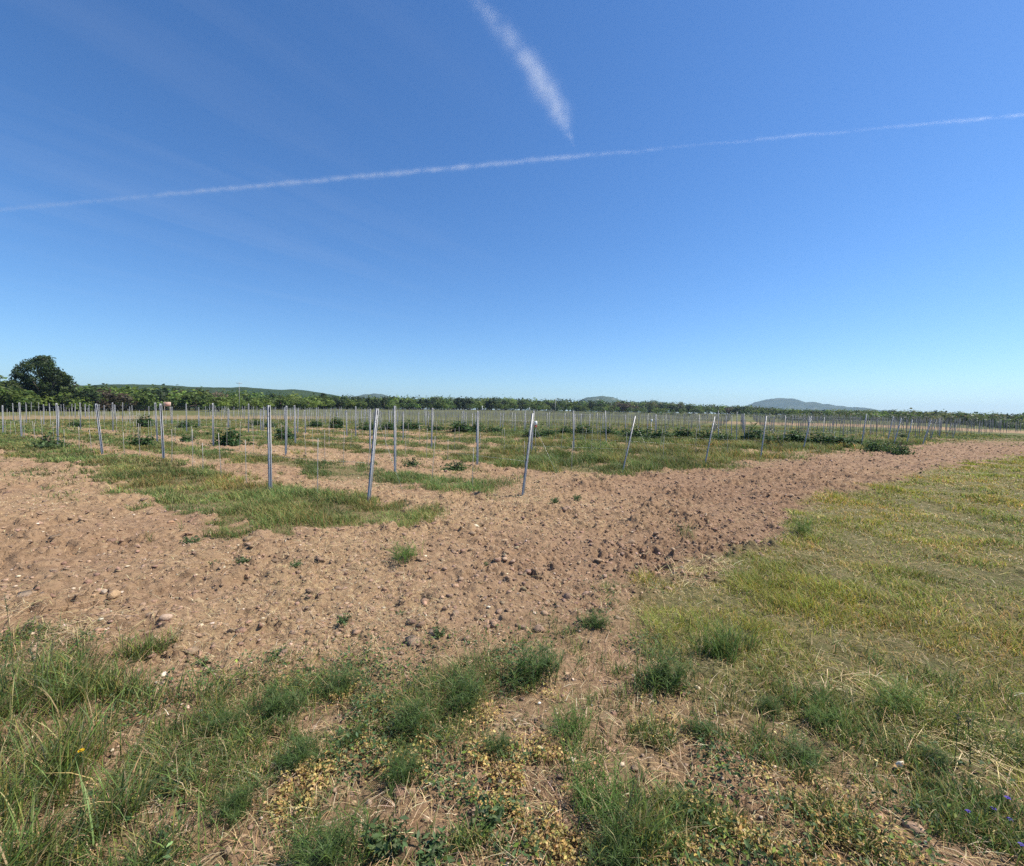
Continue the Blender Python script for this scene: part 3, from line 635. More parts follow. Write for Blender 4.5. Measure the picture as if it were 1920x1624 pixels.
def flower(px, py, hz, col, label, name, grp, pet, size):
    x, y = P(px, py, hz); z0 = zat(x, y); e = empty(name, (x, y, z0)); g = Geo()
    tube(g, [(0, 0, -.02), (.006, .004, hz * .5), (0, 0, hz)], .0016, (.07, .12, .04), 5); link('stem', g.mesh('stem', [M_LEAF]), e)
    for i in range(pet):
        a = 6.283 * i / pet; g = Geo(); c, s_ = math.cos(a), math.sin(a); v, u = size, size * .42
        V = [(0, 0, hz), (c * v * .55 - s_ * u, s_ * v * .55 + c * u, hz + .005), (c * v, s_ * v, hz + .002), (c * v * .55 + s_ * u, s_ * v * .55 - c * u, hz + .005)]
        g.add(V, [np.array([[0, 3, 2, 1]])], col); link('petal', g.mesh('petal', [M_LEAF]), e)
    g = Geo(); V, T = ico(1); g.add(V * size * .22 + np.array([0, 0, hz + .004]), [T], (.55, .36, .03) if pet > 6 else (.2, .12, .35)); link('flower_centre', g.mesh('flower_centre', [M_LEAF]), e)
    tag(e, label, 'flower', grp)
flower(152, 1409, .17, (.75, .5, .01), 'single yellow flower in the long grass at left', 'yellow_flower', None, 8, .013)
for px, py, lab in [(1815, 1535, 'leftmost violet flower at the lower right'), (1862, 1526, 'violet flower between the leftmost and the corner ones, half hidden in grass'), (1893, 1545, 'violet flower right of the half hidden one'), (1914, 1599, 'violet flower at the right edge nearest the bottom'), (1888, 1517, 'faint violet flower farthest from the bottom edge')]:
    flower(px, py, .055, (.10, .065, .40), lab, 'violet_flower', 'violet flowers at the lower right', 5, .011)

# stones one can pick out
for i, (px, py, wpx, c, lab) in enumerate([
 (1686, 1452, 26, (.72, .66, .52), 'long white stone standing upright in the weeds at lower right'), (312, 1171, 26, (.40, .285, .2), 'flat pinkish stone on the bare soil at left'), (196, 1116, 18, (.46, .36, .26), 'pale flat stone left of a dark clod on the left soil'),
 (228, 1113, 11, (.5, .4, .3), 'small pale stone right of a dark clod on the left soil'), (306, 1269, 16, (.68, .58, .44), 'pale stone beside the long grass corner'), (1011, 1322, 9, (.74, .7, .6), 'small white stone in the middle of the weeds'),
 (1015, 1405, 26, (.6, .5, .34), 'flat yellowish stone on the dry leaf mat'), (1315, 1402, 12, (.7, .62, .45), 'pale pebble under the small dark weed'), (1308, 1300, 14, (.6, .47, .3), 'tan stone below the darkest bushy weed'), (893, 990, 16, (.68, .58, .42), 'pale upright stone on the tilled soil behind the clods'),
 (378, 1340, 9, (.75, .74, .7), 'tiny white stone beside the feathery weed at left'), (145, 1490, 12, (.6, .5, .36), 'tan stone in the long grass at lower left'), (60, 1192, 16, (.58, .45, .33), 'tan stone near the tall grass at the left edge'), (1713, 1572, 44, (.3, .2, .13), 'brown lump of dry earth at lower right near the violet flowers')]):
    x, y = P(px, py); d = RC.T @ np.array([x, y, -EYE]); s = wpx * -d[2] / F * .42
    V, T = lump_shape(2, 900 + i, .12, 7); V = V.copy()
    if i == 0: V *= np.array([.6, .55, 2.0])
    g = Geo(); g.add(V * s, [T], c); o = link('stone', g.mesh('stone', [M_STONE])); o.location = (x, y, zat(x, y) + s * (.25 if i else .6)); o.rotation_euler = (.1, .35 if i == 0 else .1, i * 1.3)
    tag(o, lab, 'stone', 'stones on the ground')

# ------------------------------------------------------------------ vineyard posts, stakes and wires
STEEL = (.30, .305, .31)
def c_profile(g, H, wb=.058, dp=.036, lip=.011, th=.0035):
    """C shaped rolled steel post with lips, hooks and dark boxes painted as shaded slots"""
    o = [(-wb / 2 + lip, dp), (-wb / 2, dp), (-wb / 2, 0), (wb / 2, 0), (wb / 2, dp), (wb / 2 - lip, dp)]
    i_ = [(-wb / 2 + lip, dp - th), (-wb / 2 + th, dp - th), (-wb / 2 + th, th), (wb / 2 - th, th), (wb / 2 - th, dp - th), (wb / 2 - lip, dp - th)]
    ring = o + i_[::-1]; n = len(ring)
    zs = [-.35, H]
    V = [(x, y - dp / 2, z) for z in zs for x, y in ring]
    f = [[j, (j + 1) % n, n + (j + 1) % n, n + j] for j in range(n)]
    cap = [[n + k, n + k + 1, n + n - 2 - k, n + n - 1 - k] for k in range(5)]
    g.add(V, [np.array(f), np.array(cap)], STEEL)
    for k in range(9):                                  # flange hooks; dark raised boxes below paint the shade inside wire slots
        z = .5 + k * .125
        for sx in (-1, 1):
            box(g, (sx * (wb / 2 + .003), 0, z), (.006, .009, .02), (.22, .23, .25)); box(g, (sx * (wb / 2 + .0005), .0, z - .022), (.002, .010, .022), (.05, .05, .055))
def post_mesh(H):
    g = Geo(); c_profile(g, H); return g.mesh('vineyard_post', [M_STEEL])
PM = post_mesh(1.68)
ORD = ['first', 'second', 'third', 'fourth', 'fifth', 'sixth', 'seventh', 'eighth', 'ninth', 'tenth', 'eleventh', 'twelfth', 'thirteenth', 'fourteenth', 'fifteenth', 'sixteenth', 'seventeenth', 'eighteenth', 'nineteenth', 'twentieth']
def place_post(o, q, rot):
    x, y, dx, dy, H = q; z = float(base_z(np.array([x]), np.array([y]))[0]); up = mathutils.Vector((dx, dy, H)).normalized()
    m = up.to_track_quat('Z', 'Y').to_matrix().to_4x4()
    m = mathutils.Matrix.Translation((x, y, z)) @ mathutils.Vector((0, 0, 1)).rotation_difference(up).to_matrix().to_4x4() @ mathutils.Matrix.Rotation(rot, 4, 'Z') @ mathutils.Matrix.Diagonal((1, 1, (mathutils.Vector((dx, dy, H)).length) / 1.68, 1))
    o.matrix_world = m
RROT = math.atan2(ROWDIR[1], ROWDIR[0])
ANCH = Geo(); 
for k, r in enumerate(ROWS):
    for j, q in enumerate(r):
        end = j == 0
        if end and k < 11:
            o = empty('vineyard_post'); p = link('profile', PM, o); place_post(o, q, RROT + math.pi / 2 + .25)
            # anchor wire runs from the upper part of the post to the ground outside the row
            L = q[4]; out = -ROWDIR; inv = np.linalg.inv(np.array(o.matrix_world))
            A = np.array([q[0] + q[2] * .93, q[1] + q[3] * .93, L * .93, 1]); B = np.array([q[0] + out[0] * 1.05, q[1] + out[1] * 1.05, -.03, 1])
            g = Geo(); tube(g, [(inv @ A)[:3], (inv @ B)[:3]], .0020 if k < 2 else .0012, (.4, .4, .4), 4); link('anchor_wire', g.mesh('anchor_wire', [M_STEEL]), o)
            tag(o, f'leaning steel end post with anchor wire at the right end of the {ORD[k]} vine row', 'vineyard post', 'steel vineyard posts')
        else:
            o = link('vineyard_post', PM); place_post(o, q, RROT + math.pi / 2 + random.uniform(-.25, .25))
            if k >= 11: tag(o, f'small far steel post, {ORD[k - 11]} of the four ending the line of leaning posts', 'vineyard post', 'steel vineyard posts')
            else: tag(o, f'upright steel post, {ORD[j]} from the right end of the {ORD[k]} vine row from the camera', 'vineyard post', 'steel vineyard posts')
# wires
for k, r in enumerate(ROWS[:10]):
    rr_ = sorted(r, key=lambda q: q[0] * ROWDIR[0] + q[1] * ROWDIR[1])
    for hname, fr in (('lower', .42), ('upper', .9)):
        pts = []
        for q in rr_:
            z = float(base_z(np.array([q[0]]), np.array([q[1]]))[0])
            pts.append((q[0] + q[2] * fr + .035 * HEAD[0], q[1] + q[3] * fr - .035 * HEAD[1], z + q[4] * fr))
        if len(pts) < 3: continue
        g = Geo(); tube(g, pts, .0016, (.34, .35, .36), 4)
        tag(link('trellis_wire', g.mesh('trellis_wire', [M_STEEL])), f'thin {hname} trellis wire strung along the {ORD[k]} vine row from the camera', 'wire', 'trellis wires')
# thin stakes
def stake_mesh(sd):
    g = Geo(); r = np.random.default_rng(sd); t = np.linspace(0, 1, 4)
    tube(g, np.stack([r.normal(0, .006, 4) * t, r.normal(0, .006, 4) * t, -.15 + 1.15 * t], 1), .0065, (.36, .34, .31), 5); return g.mesh('vine_stake', [M_WOOD])
SM = [stake_mesh(i) for i in range(3)]
stk = []
for k, r in enumerate(ROWS[:11]):
    rr_ = sorted(r, key=lambda q: q[0] * ROWDIR[0] + q[1] * ROWDIR[1])
    for j in range(len(rr_) - 1):
        A, B = np.array(rr_[j][:2]), np.array(rr_[j + 1][:2]); n = int(np.linalg.norm(B - A) / 1.15)
        for i in range(1, n):
            q = A + (B - A) * i / n + rng.normal(0, .05, 2)
            if np.hypot(*q) < 90: stk.append((np.hypot(*q), q, k, j, i))
stk.sort(key=lambda s: s[0])
for D, q, k, j, i in stk[:290]:
    o = link('vine_stake', SM[i % 3]); o.location = (q[0], q[1], float(base_z(np.array([q[0]]), np.array([q[1]]))[0])); h = random.uniform(.75, 1.15)
    o.scale = (1, 1, h); o.rotation_euler = (random.gauss(0, .03), random.gauss(0, .03), random.uniform(0, 6))
    tag(o, f'thin grey vine stake, {ORD[min(i, 20) - 1]} in the gap beyond the {ORD[j]} post of the {ORD[k]} row', 'vine stake', 'thin vine stakes')
# the rest and the far block of young vines, too many to tell apart
g = Geo()
def far_stakes(X, H, wd, col):
    n = len(X); z = base_z(X[:, 0], X[:, 1]); a = rng.uniform(0, 6.28, n); o = []
    V = np.array([[-1, -1, 0], [1, -1, 0], [1, 1, 0], [-1, 1, 0], [-1, -1, 1], [1, -1, 1], [1, 1, 1], [-1, 1, 1]], float)
    P_ = np.empty((n, 8, 3)); ln = rng.normal(0, .035, (n, 2)) * H[:, None]
    for i in range(8):
        P_[:, i, 0] = X[:, 0] + V[i, 0] * wd / 2 + ln[:, 0] * V[i, 2]; P_[:, i, 1] = X[:, 1] + V[i, 1] * wd / 2 + ln[:, 1] * V[i, 2]; P_[:, i, 2] = z - .1 * (1 - V[i, 2]) + H * V[i, 2]
    b = (np.arange(n) * 8)[:, None]; fs = [b + np.array([f]) for f in ([0, 1, 5, 4], [1, 2, 6, 5], [2, 3, 7, 6], [3, 0, 4, 7], [4, 5, 6, 7])]
    c = np.empty((n, 3)); c[:] = col; g.add(P_.reshape(-1, 3), fs, np.repeat(c, 8, 0))
if len(stk) > 290: 
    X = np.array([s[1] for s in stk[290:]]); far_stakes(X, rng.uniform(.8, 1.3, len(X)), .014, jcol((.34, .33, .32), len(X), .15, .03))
BD = np.array([.45, .893]); BP = np.array([.893, -.45]); X = []
for u in np.arange(-70, 75, 2.6):
    for v in np.arange(38, 150, .9):
        q = BP * u + BD * v + rng.normal(0, .12, 2); az = math.atan2(q[0], q[1]); D = np.hypot(*q)
        if head_side(q[0], q[1]) > 1 and D > 46 and D < 140 - 25 * max(0, az) and abs(az) < rad(62) and rng.random() < .85: X.append(q)
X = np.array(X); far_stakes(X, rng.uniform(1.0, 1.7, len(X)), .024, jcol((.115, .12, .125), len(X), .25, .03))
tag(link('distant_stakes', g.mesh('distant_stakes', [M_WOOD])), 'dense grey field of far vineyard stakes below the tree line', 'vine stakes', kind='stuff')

# ------------------------------------------------------------------ leafy shrubs along the rows
def shrub_mesh(seed, n=900, pal=((.028, .066, .020), (.042, .090, .025), (.065, .12, .034)), wd=1.0, ht=.75, leaf=.11):
    global rng
    old = rng; rng = np.random.default_rng(seed); g = Geo()
    nc = 26; c = rng.normal(0, 1, (nc, 3)); c /= np.linalg.norm(c, axis=1, keepdims=True); c *= rng.uniform(.2, .85, (nc, 1)); c[:, 2] = np.abs(c[:, 2])
    k = rng.integers(0, nc, n); p = c[k] + rng.normal(0, .16, (n, 3)); p[:, 2] = np.abs(p[:, 2]) * ht * 1.25 + .02; p[:, :2] *= wd * .62
    nm = p * np.array([.6, .6, .8]) + rng.normal(0, .5, (n, 3)); nm[:, 2] += .3
    leaves(g, p, nm, rng.uniform(.6, 1.3, n) * leaf, pick(pal, [1] * len(pal), n), .8)
    rng = old
    return g.mesh('foliage', [M_LEAF])
SH = [shrub_mesh(40 + i) for i in range(5)]; SHL = [shrub_mesh(50 + i, 600, ((.05, .095, .03), (.075, .125, .04), (.1, .14, .05)), 1.0, .5, .1) for i in range(2)]
SW = Geo(); [tube(SW, [(0, 0, -.1), (rng.normal(0, .06), rng.normal(0, .06), .3), (rng.normal(0, .22), rng.normal(0, .22), .65)], [.03, .02, .008], (.16, .12, .08), 5) for _ in range(5)]
SWM = SW.mesh('stem', [M_BARK])
SHRUBS = [(432, 836, 62, 42, 0, 'big round dark shrub beside a grey post left of centre'), (265, 839, 48, 30, 0, 'dark low shrub behind the first vine row at left'), (92, 842, 72, 34, 1, 'light green weed bush around a post at the far left'), (272, 801, 38, 24, 0, 'small dark shrub far behind at left'), (350, 803, 44, 16, 0, 'flat dark shrub far behind the sign'), (143, 801, 26, 15, 0, 'small dark shrub in front of the big tree'), (532, 826, 42, 34, 0, 'dark round shrub behind the second upright post of the nearest row'), (352, 828, 32, 18, 0, 'small dark shrub left of the big round one'), (775, 876, 42, 22, 1, 'low green bush on the soil right of the tall grey post'), (856, 884, 66, 26, 1, 'wide low green bush left of a thin post'), (505, 803, 34, 14, 0, 'flat far shrub left of centre'), (480, 798, 30, 12, 0, 'small far shrub left of centre near the car'),
 (592, 801, 34, 18, 0, 'leftmost shrub of the dark hedge line'), (630, 804, 38, 22, 0, 'second shrub of the dark hedge line from the left'), (690, 807, 46, 18, 0, 'third shrub of the dark hedge line from the left'), (728, 806, 36, 18, 0, 'fourth shrub of the dark hedge line from the left'), (770, 806, 50, 19, 0, 'fifth shrub of the dark hedge line from the left'), (818, 808, 42, 18, 0, 'sixth shrub of the dark hedge line from the left'), (862, 811, 58, 22, 0, 'seventh shrub of the dark hedge line from the left'), (895, 811, 40, 22, 0, 'eighth shrub of the dark hedge line from the left'), (930, 812, 46, 16, 0, 'ninth shrub of the dark hedge line from the left'),
 (1000, 822, 52, 24, 0, 'dark shrub just right of the second leaning post'), (1030, 820, 48, 22, 0, 'dark shrub in the hedge line right of the white and red canister'), (1062, 818, 44, 20, 0, 'dark shrub left of the tall thin post in the hedge line'), (1095, 818, 56, 26, 0, 'dark shrub in the hedge line left of the third leaning post'), (1140, 820, 56, 24, 0, 'dark shrub behind the third leaning post'), (1190, 825, 62, 28, 0, 'large dark shrub right of the third leaning post'), (1232, 826, 60, 30, 0, 'tallest dark shrub in the middle of the hedge line'), (1280, 826, 58, 26, 0, 'dark shrub between the tallest one and the fourth leaning post'), (1322, 828, 58, 26, 0, 'dark shrub behind the fourth leaning post'), (1355, 831, 50, 24, 0, 'dark shrub just right of the fourth leaning post'), (1412, 830, 50, 36, 0, 'upright dark shrub left of the fifth leaning post'), (1456, 834, 60, 28, 0, 'dark shrub right of the fifth leaning post'), (1490, 835, 56, 30, 0, 'dark shrub left of the sixth leaning post'), (1535, 836, 60, 30, 0, 'dark shrub right of the sixth leaning post'), (1572, 838, 60, 28, 0, 'dark shrub between the sixth and seventh leaning posts'), (1600, 839, 40, 22, 0, 'small dark shrub left of the seventh leaning post'), (1640, 849, 52, 34, 1, 'green bush right of the seventh leaning post'), (1662, 849, 36, 24, 1, 'small green bush between two lighter bushes on the right'), (1688, 853, 44, 32, 1, 'last green bush before the bare headland on the right'), (1690, 822, 60, 10, 1, 'flat pale bush far behind the leaning posts'), (1120, 838, 50, 12, 1, 'flat olive bush in the weeds at centre right')]
for i, (px, py, wpx, hpx, kd, lab) in enumerate(SHRUBS):
    x, y = P(px, py); d = RC.T @ np.array([x, y, -EYE]); s = wpx * -d[2] / F / 1.25; sz = hpx * -d[2] / F / (.95 if kd == 0 else .7)
    e = empty('shrub', (x, y, float(base_z(np.array([x]), np.array([y]))[0]) - .02)); e.scale = (s, s, sz); e.rotation_euler = (0, 0, i * 2.1)
    link('foliage', (SHL if kd else SH)[i % (2 if kd else 5)], e); link('stem', SWM, e)
    tag(e, lab, 'shrub', 'shrubs in the vineyard')

# ------------------------------------------------------------------ trees
def crown(seed, shape, ncl, per, spread, leaf, pal, pw=None, flat=.8):
    """foliage: shape(n) gives clump centres, leaf clumps spread round them"""
    global rng
    old = rng; rng = np.random.default_rng(seed); g = Geo()
    c = shape(ncl); n = ncl * per; k = np.repeat(np.arange(ncl), per)
    sz = rng.uniform(.6, 1.4, ncl) * spread; off = rng.normal(0, 1, (n, 3)); off *= (rng.random((n, 1)) ** .4) / (np.linalg.norm(off, axis=1, keepdims=True)); off[:, 2] *= flat
    p = c[k] + off * sz[k][:, None]; nm = off + rng.normal(0, .45, (n, 3)); nm[:, 2] += .35
    base = pick(pal, pw or [1] * len(pal), ncl, .15, .05)[k] * np.exp(rng.normal(0, .16, (n, 1)))
    leaves(g, p, nm, rng.uniform(.6, 1.4, n) * leaf, base, .7); rng = old
    return g, c
def limbs(g, root, tips, r0, col, mid=.45, sides=6):
    for t in tips:
        t = np.asarray(t, float); m = np.asarray(root, float) * (1 - mid) + t * mid; m[2] += .12 * abs(t[2] - root[2])
        tube(g, [root, m, t], [r0, r0 * .55, r0 * .15], col, sides)
# the big dark tree at the left: a broad crown reaching the ground with a second lower head at the right
TB = P(84, 777.5); TD = RC.T @ np.array([TB[0], TB[1], -EYE]); US = -TD[2] / F     # metres per photo pixel at the tree
TR = np.array([math.cos(-math.atan2(TB[0], TB[1])), math.sin(-math.atan2(TB[0], TB[1]))])
def big_shape(n):
    out = []
    tops = [(-56, 48, 16), (-44, 72, 14), (-30, 88, 13), (-12, 97, 13), (5, 104, 12), (14, 92, 14), (-25, 62, 22), (0, 70, 24), (14, 60, 20), (34, 74, 14), (46, 64, 13), (54, 48, 14), (30, 50, 22), (-45, 34, 22), (-15, 35, 28), (20, 30, 28), (48, 30, 20), (62, 22, 14), (-58, 18, 14), (-30, 14, 22), (5, 12, 26), (38, 12, 22), (58, 8, 12), (-6, 84, 15), (8, 82, 14), (-20, 48, 22), (10, 48, 24), (26, 62, 14), (-2, 58, 20)]
    for i in range(n):
        u, v, s = tops[i % len(tops)] if i < 2 * len(tops) else tops[rng.integers(len(tops))]
        q = rng.normal(0, .42, 3); dep = rng.normal(0, 26) * (1 - v / 150)
        a = (u + q[0] * s) * US * .64; b = dep * US
        out.append((TR[0] * a - TR[1] * b, TR[1] * a + TR[0] * b, max(.5, (v + q[2] * s) * US)))
    return np.array(out)
e = empty('broadleaf_tree', (TB[0], TB[1], 0.0))
g, cc = crown(61, big_shape, 260, 68, .84, .34, ((.030, .050, .014), (.042, .068, .018), (.060, .088, .024), (.085, .11, .03)), [3, 4, 3, 1])
link('crown', g.mesh('crown', [M_TREE]), e)
g = Geo(); tube(g, [(0, 0, -.3), (.05, 0, 1.2), (-.1, .1, 3.2), (.1, 0, 6)], [.55, .42, .36, .2], (.13, .10, .075), 10)
limbs(g, (-.05, .05, 2.0), [cc[i] for i in range(0, 60, 3)], .2, (.13, .10, .075)); link('trunk', g.mesh('trunk', [M_BARK]), e)
tag(e, 'big dark broadleaf tree standing alone at the left edge of the field', 'tree')

def ell(rx, rz, z0, pear=0.0):
    def f(n):
        q = rng.normal(size=(n, 3)); q /= np.linalg.norm(q, axis=1, keepdims=True); q *= rng.uniform(.35, 1, (n, 1)) ** .5
        k = 1 - pear * q[:, 2:3]; return np.concatenate([q[:, :2] * rx * k, q[:, 2:] * rz + z0], 1)
    return f
def tree_mesh(name, seed, rx, rz, z0, pal, pear=.15, ncl=46, per=26, spread=.28, leaf=.24, trunk=.05):
    g, c = crown(seed, ell(rx, rz, z0, pear), ncl, per, spread, leaf, pal)
    t = Geo(); tube(t, [(0, 0, -.1), (.01, .01, z0 * .7), (0, 0, z0 + rz * .5)], [trunk, trunk * .7, trunk * .2], (.12, .09, .07), 6)
    limbs(t, (0, 0, z0 * .55), c[:6], trunk * .5, (.12, .09, .07), sides=4)
    g.add(np.concatenate(t.V), [np.concatenate(v) for v in t.F.values()], np.concatenate(t.C))
    return g.mesh(name, [M_TREE])
# unit trees about one high
OAK = ((.070, .115, .026), (.10, .145, .030), (.125, .17, .036)); DK = ((.024, .042, .015), (.034, .055, .018), (.045, .068, .022)); YG = ((.145, .20, .036), (.175, .225, .04), (.115, .165, .034)); RB = ((.085, .06, .035), (.10, .075, .04), (.06, .055, .028)); PALE = ((.17, .19, .10), (.2, .21, .13), (.13, .16, .07))
KINDS = [('oak_tree', [tree_mesh('oak_tree', 200 + i, .5, .40, .52, OAK, leaf=.09, spread=.15) for i in range(3)], 'rounded mid green tree'),
         ('dark_tree', [tree_mesh('dark_tree', 210 + i, .42, .43, .55, DK, .3, leaf=.09, spread=.14) for i in range(3)], 'dark green tree'),
         ('light_tree', [tree_mesh('light_tree', 220 + i, .52, .38, .46, YG, leaf=.09, spread=.15) for i in range(3)], 'yellow green bushy tree'),
         ('brown_tree', [tree_mesh('brown_tree', 230, .5, .4, .5, RB, leaf=.09, spread=.15)], 'reddish brown tree'),
         ('pale_tree', [tree_mesh('pale_tree', 240, .36, .45, .55, PALE, ncl=30, leaf=.07, spread=.13)], 'thin pale green tree'),
         ('pine_tree', [tree_mesh('pine_tree', 250, .3, .46, .54, DK, .75, leaf=.08, spread=.11)], 'dark pointed conifer')]
TOPX = [-400, 0, 150, 400, 600, 700, 800, 1000, 1100, 1170, 1250, 1300, 1400, 1500, 1600, 1700, 1800, 1920, 2300]; TOPY = [708, 713, 724, 731, 742, 744, 744, 747, 751, 751.5, 755, 758, 761, 768, 769, 771, 774, 777, 784]
def far_point(px, D):
    az = px_az(px); x, y = D * math.sin(az), D * math.cos(az); return x, y, float(base_z(np.array([x]), np.array([y]))[0])
def plant(px, D, ytop, kind, wid=1.0, label=None):
    x, y, z = far_point(px, D); depth = -(RC.T @ np.array([x, y, z - EYE]))[2]
    d = ray(px, ytop); ztop = EYE + d[2] * (D / math.hypot(d[0], d[1])); h = max(1.5, ztop - z)
    name, ms, lab = KINDS[kind]; o = link(name, random.choice(ms)); o.location = (x, y, z - .05 * h); s = h / .98
    o.scale = (s * wid, s * wid, s); o.rotation_euler = (0, 0, random.uniform(0, 6.28)); return o, h
def lr(px): return 'left of the big tree' if px < 20 else 'right of the big tree' if px < 330 else 'behind the sign' if px < 640 else 'left of centre' if px < 900 else 'at the centre' if px < 1150 else 'below the scree hill' if px < 1350 else 'below the long blue hill' if px < 1600 else 'behind the farthest leaning posts' if px < 1760 else 'at the far right'
px = -120.0; cnt = 0; TCNT = {}
while px < 2080:
    D = float(np.interp(px_az(px), TLA, TLD)) * random.uniform(.93, 1.04); yt = float(np.interp(px, TOPX, TOPY))
    low = random.random(); base = 768 if px < 900 else 772 if px < 1200 else 778 if px < 1600 else 786
    kind = random.choices([0, 1, 2, 3], [4, 3 if px < 700 else 5, 4.5, .5])[0]
    if 1150 < px < 1200: kind = 3
    if not (20 < px < 130 and False):
        o, h = plant(px, D, yt + low * (base - yt) * .32 + (4 if kind == 2 else 0) - (random.uniform(1, 4) if random.random() < .05 else 0), kind, random.uniform(1.0, 1.5))
        key = (kind, lr(px)); TCNT[key] = TCNT.get(key, 0) + 1
        tag(o, f'{ORD[TCNT[key] - 1]} {KINDS[kind][2]} from left in tree line {lr(px)}'.replace('bushy ', ''), 'tree', 'trees of the far tree line')
    px += random.uniform(10, 17); cnt += 1
for px, D, yt, kind, lab, wd in [(606, 175, 735, 5, 'dark pointed conifer standing out above the left tree line', 1.0), (1276, 292, 752, 4, 'thin pale tree standing out of the tree line right of the scree hill', 1.0), (1755, 180, 770, 1, 'dark round tree at right behind the leaning posts', 1.1), (1868, 165, 779, 1, 'dark tree standing alone in the field at far right', 1.3), (410, 120, 738, 2, 'bright green tree right of the sign', 1.2), (1720, 200, 770, 0, 'green tree left of the dark round tree at right', 1.2)]:
    o, h = plant(px, D, yt, kind, wd); tag(o, lab, 'tree')
# wood behind: one mass of crowns
g = Geo(); cols = []
def wood(px0, px1, d0, d1, n, hgt, pal, pw, zf=None):
    global g
    for i in range(n):
        px = random.uniform(px0, px1); D = random.uniform(d0, d1) * float(np.interp(px_az(px), TLA, TLD)); x, y, z = far_point(px, D)
        if zf: z = zf(px, D, z)
        yt = float(np.interp(px, TOPX, TOPY)); d = ray(px, yt); top = EYE + d[2] * (D / math.hypot(d[0], d[1])) if hgt is None else z + hgt
        h = max(2.5, (top - z)) * random.uniform(.78, 1.02); m = 90; rx = h * random.uniform(.4, .6)
        q = rng.normal(size=(m, 3)); q /= np.linalg.norm(q, axis=1, keepdims=True); q[:, 2] = np.abs(q[:, 2]) * 1.0 - .15
        q *= 1 + .25 * rng.normal(size=(m, 1)); p = q * np.array([rx, rx, h * .55]) + np.array([x, y, z + h * .45])
        c = pick(pal, pw, 1, .2, .05) * np.exp(rng.normal(0, .2, (m, 1)))
        leaves(g, p, q + rng.normal(0, .35, (m, 3)), rng.uniform(.6, 1.3, m) * h * .17, c, .8)
PAL = (OAK[0], OAK[2], DK[1], YG[0], RB[1]); PWW = [4, 3, 4, 3, .5]
wood(-200, 2150, 1.02, 1.22, 620, None, PAL, PWW)
wood(640, 2150, 1.2, 1.6, 420, None, (DK[0], DK[2], OAK[0]), [3, 3, 2])
wood(-300, 660, .95, 1.1, 170, 3.6, (YG[0], YG[2], OAK[1]), [3, 3, 2])
wood(660, 2150, .93, 1.0, 150, 3.4, (YG[2], OAK[1], OAK[0], DK[2]), [2, 3, 3, 1])
tag(link('woodland', g.mesh('woodland', [M_TREE])), 'mixed green wood forming the far tree line across the field', 'woodland', kind='stuff')
g = Geo()
for (px0, px1, dd, n, hh) in [(1440, 1760, 150, 90, 1.4), (1560, 1700, 175, 40, 1.8), (1480, 1560, 135, 30, 1.2), (1690, 1930, 150, 90, 2.0), (1000, 1440, 190, 60, 1.2), (1850, 2000, 130, 30, 1.6)]:
    for i in range(n):
        x, y, z = far_point(random.uniform(px0, px1), dd * random.uniform(.9, 1.12)); m = 60; s = hh * random.uniform(.5, 1.2)
        q = rng.normal(size=(m, 3)); q /= np.linalg.norm(q, axis=1, keepdims=True); q[:, 2] = np.abs(q[:, 2])
        leaves(g, q * np.array([s * 1.2, s * 1.2, s]) * (1 + .2 * rng.normal(size=(m, 1))) + np.array([x, y, z]), q + rng.normal(0, .4, (m, 3)), s * .3, pick((OAK[0], DK[2], (.11, .12, .05)), [2, 2, 2], 1) * np.exp(rng.normal(0, .2, (m, 1))), .8)
tag(link('scrub', g.mesh('scrub', [M_TREE])), 'low scattered scrub on the far meadow at right', 'scrub', kind='stuff')

# ------------------------------------------------------------------ hills
def hill(name, prof, D, ybase, thick, c0, c1, nsc, pale=None, bumps=0.0):
    xs = np.arange(prof[0][0], prof[-1][0] + .1, 1.2); ys = np.interp(xs, [p[0] for p in prof], [p[1] for p in prof]); n = len(xs); rows = 26; V = []
    az = np.array([px_az(a, 750) for a in xs])
    zt = []
    for a, yv in zip(xs, ys):
        d = ray(a, yv); zt.append(EYE + d[2] * D / math.hypot(d[0], d[1]))
    zt = np.array(zt); t = np.linspace(-1, 1, rows)
    k = np.hanning(9); zt = np.convolve(np.pad(zt, 4, 'edge'), k / k.sum(), 'valid')
    A, T = np.meshgrid(az, t); Zt = np.broadcast_to(zt, A.shape); R_ = D + T * thick; sh = np.cos(T * np.pi / 2) ** .8
    X, Y = R_ * np.sin(A), R_ * np.cos(A); Z = -6 + (Zt + 6) * sh + bumps * sh * fbm(X / 45., Y / 45., 4, 77) 
    q = np.array([[i * n + j, i * n + j + 1, (i + 1) * n + j + 1, (i + 1) * n + j] for i in range(rows - 1) for j in range(n - 1)])
    m, N, L = new_mat(name); tc = N.new('ShaderNodeTexCoord'); no = N.new('ShaderNodeTexNoise'); no.inputs['Scale'].default_value = nsc; no.inputs['Detail'].default_value = 8; no.inputs['Roughness'].default_value = .7
    L.new(tc.outputs['Object'], no.inputs['Vector']); cr = N.new('ShaderNodeValToRGB'); e = cr.color_ramp.elements; e[0].position = .35; e[0].color = (*c0, 1); e[1].position = .62; e[1].color = (*c1, 1)
    if pale: el = e.new(.70); el.color = (*pale, 1)
    L.new(no.outputs['Fac'], cr.inputs[0]); p = N.new('ShaderNodeBsdfPrincipled'); p.inputs['Roughness'].default_value = 1; p.inputs['Specular IOR Level'].default_value = 0; L.new(cr.outputs[0], p.inputs['Base Color'])
    o = N.new('ShaderNodeOutputMaterial'); L.new(p.outputs[0], o.inputs['Surface'])
    h = link(name, make_mesh(name, np.stack([X, Y, Z], 2).reshape(-1, 3), [q], None, True, [m])); h['kind'] = 'structure'; return h
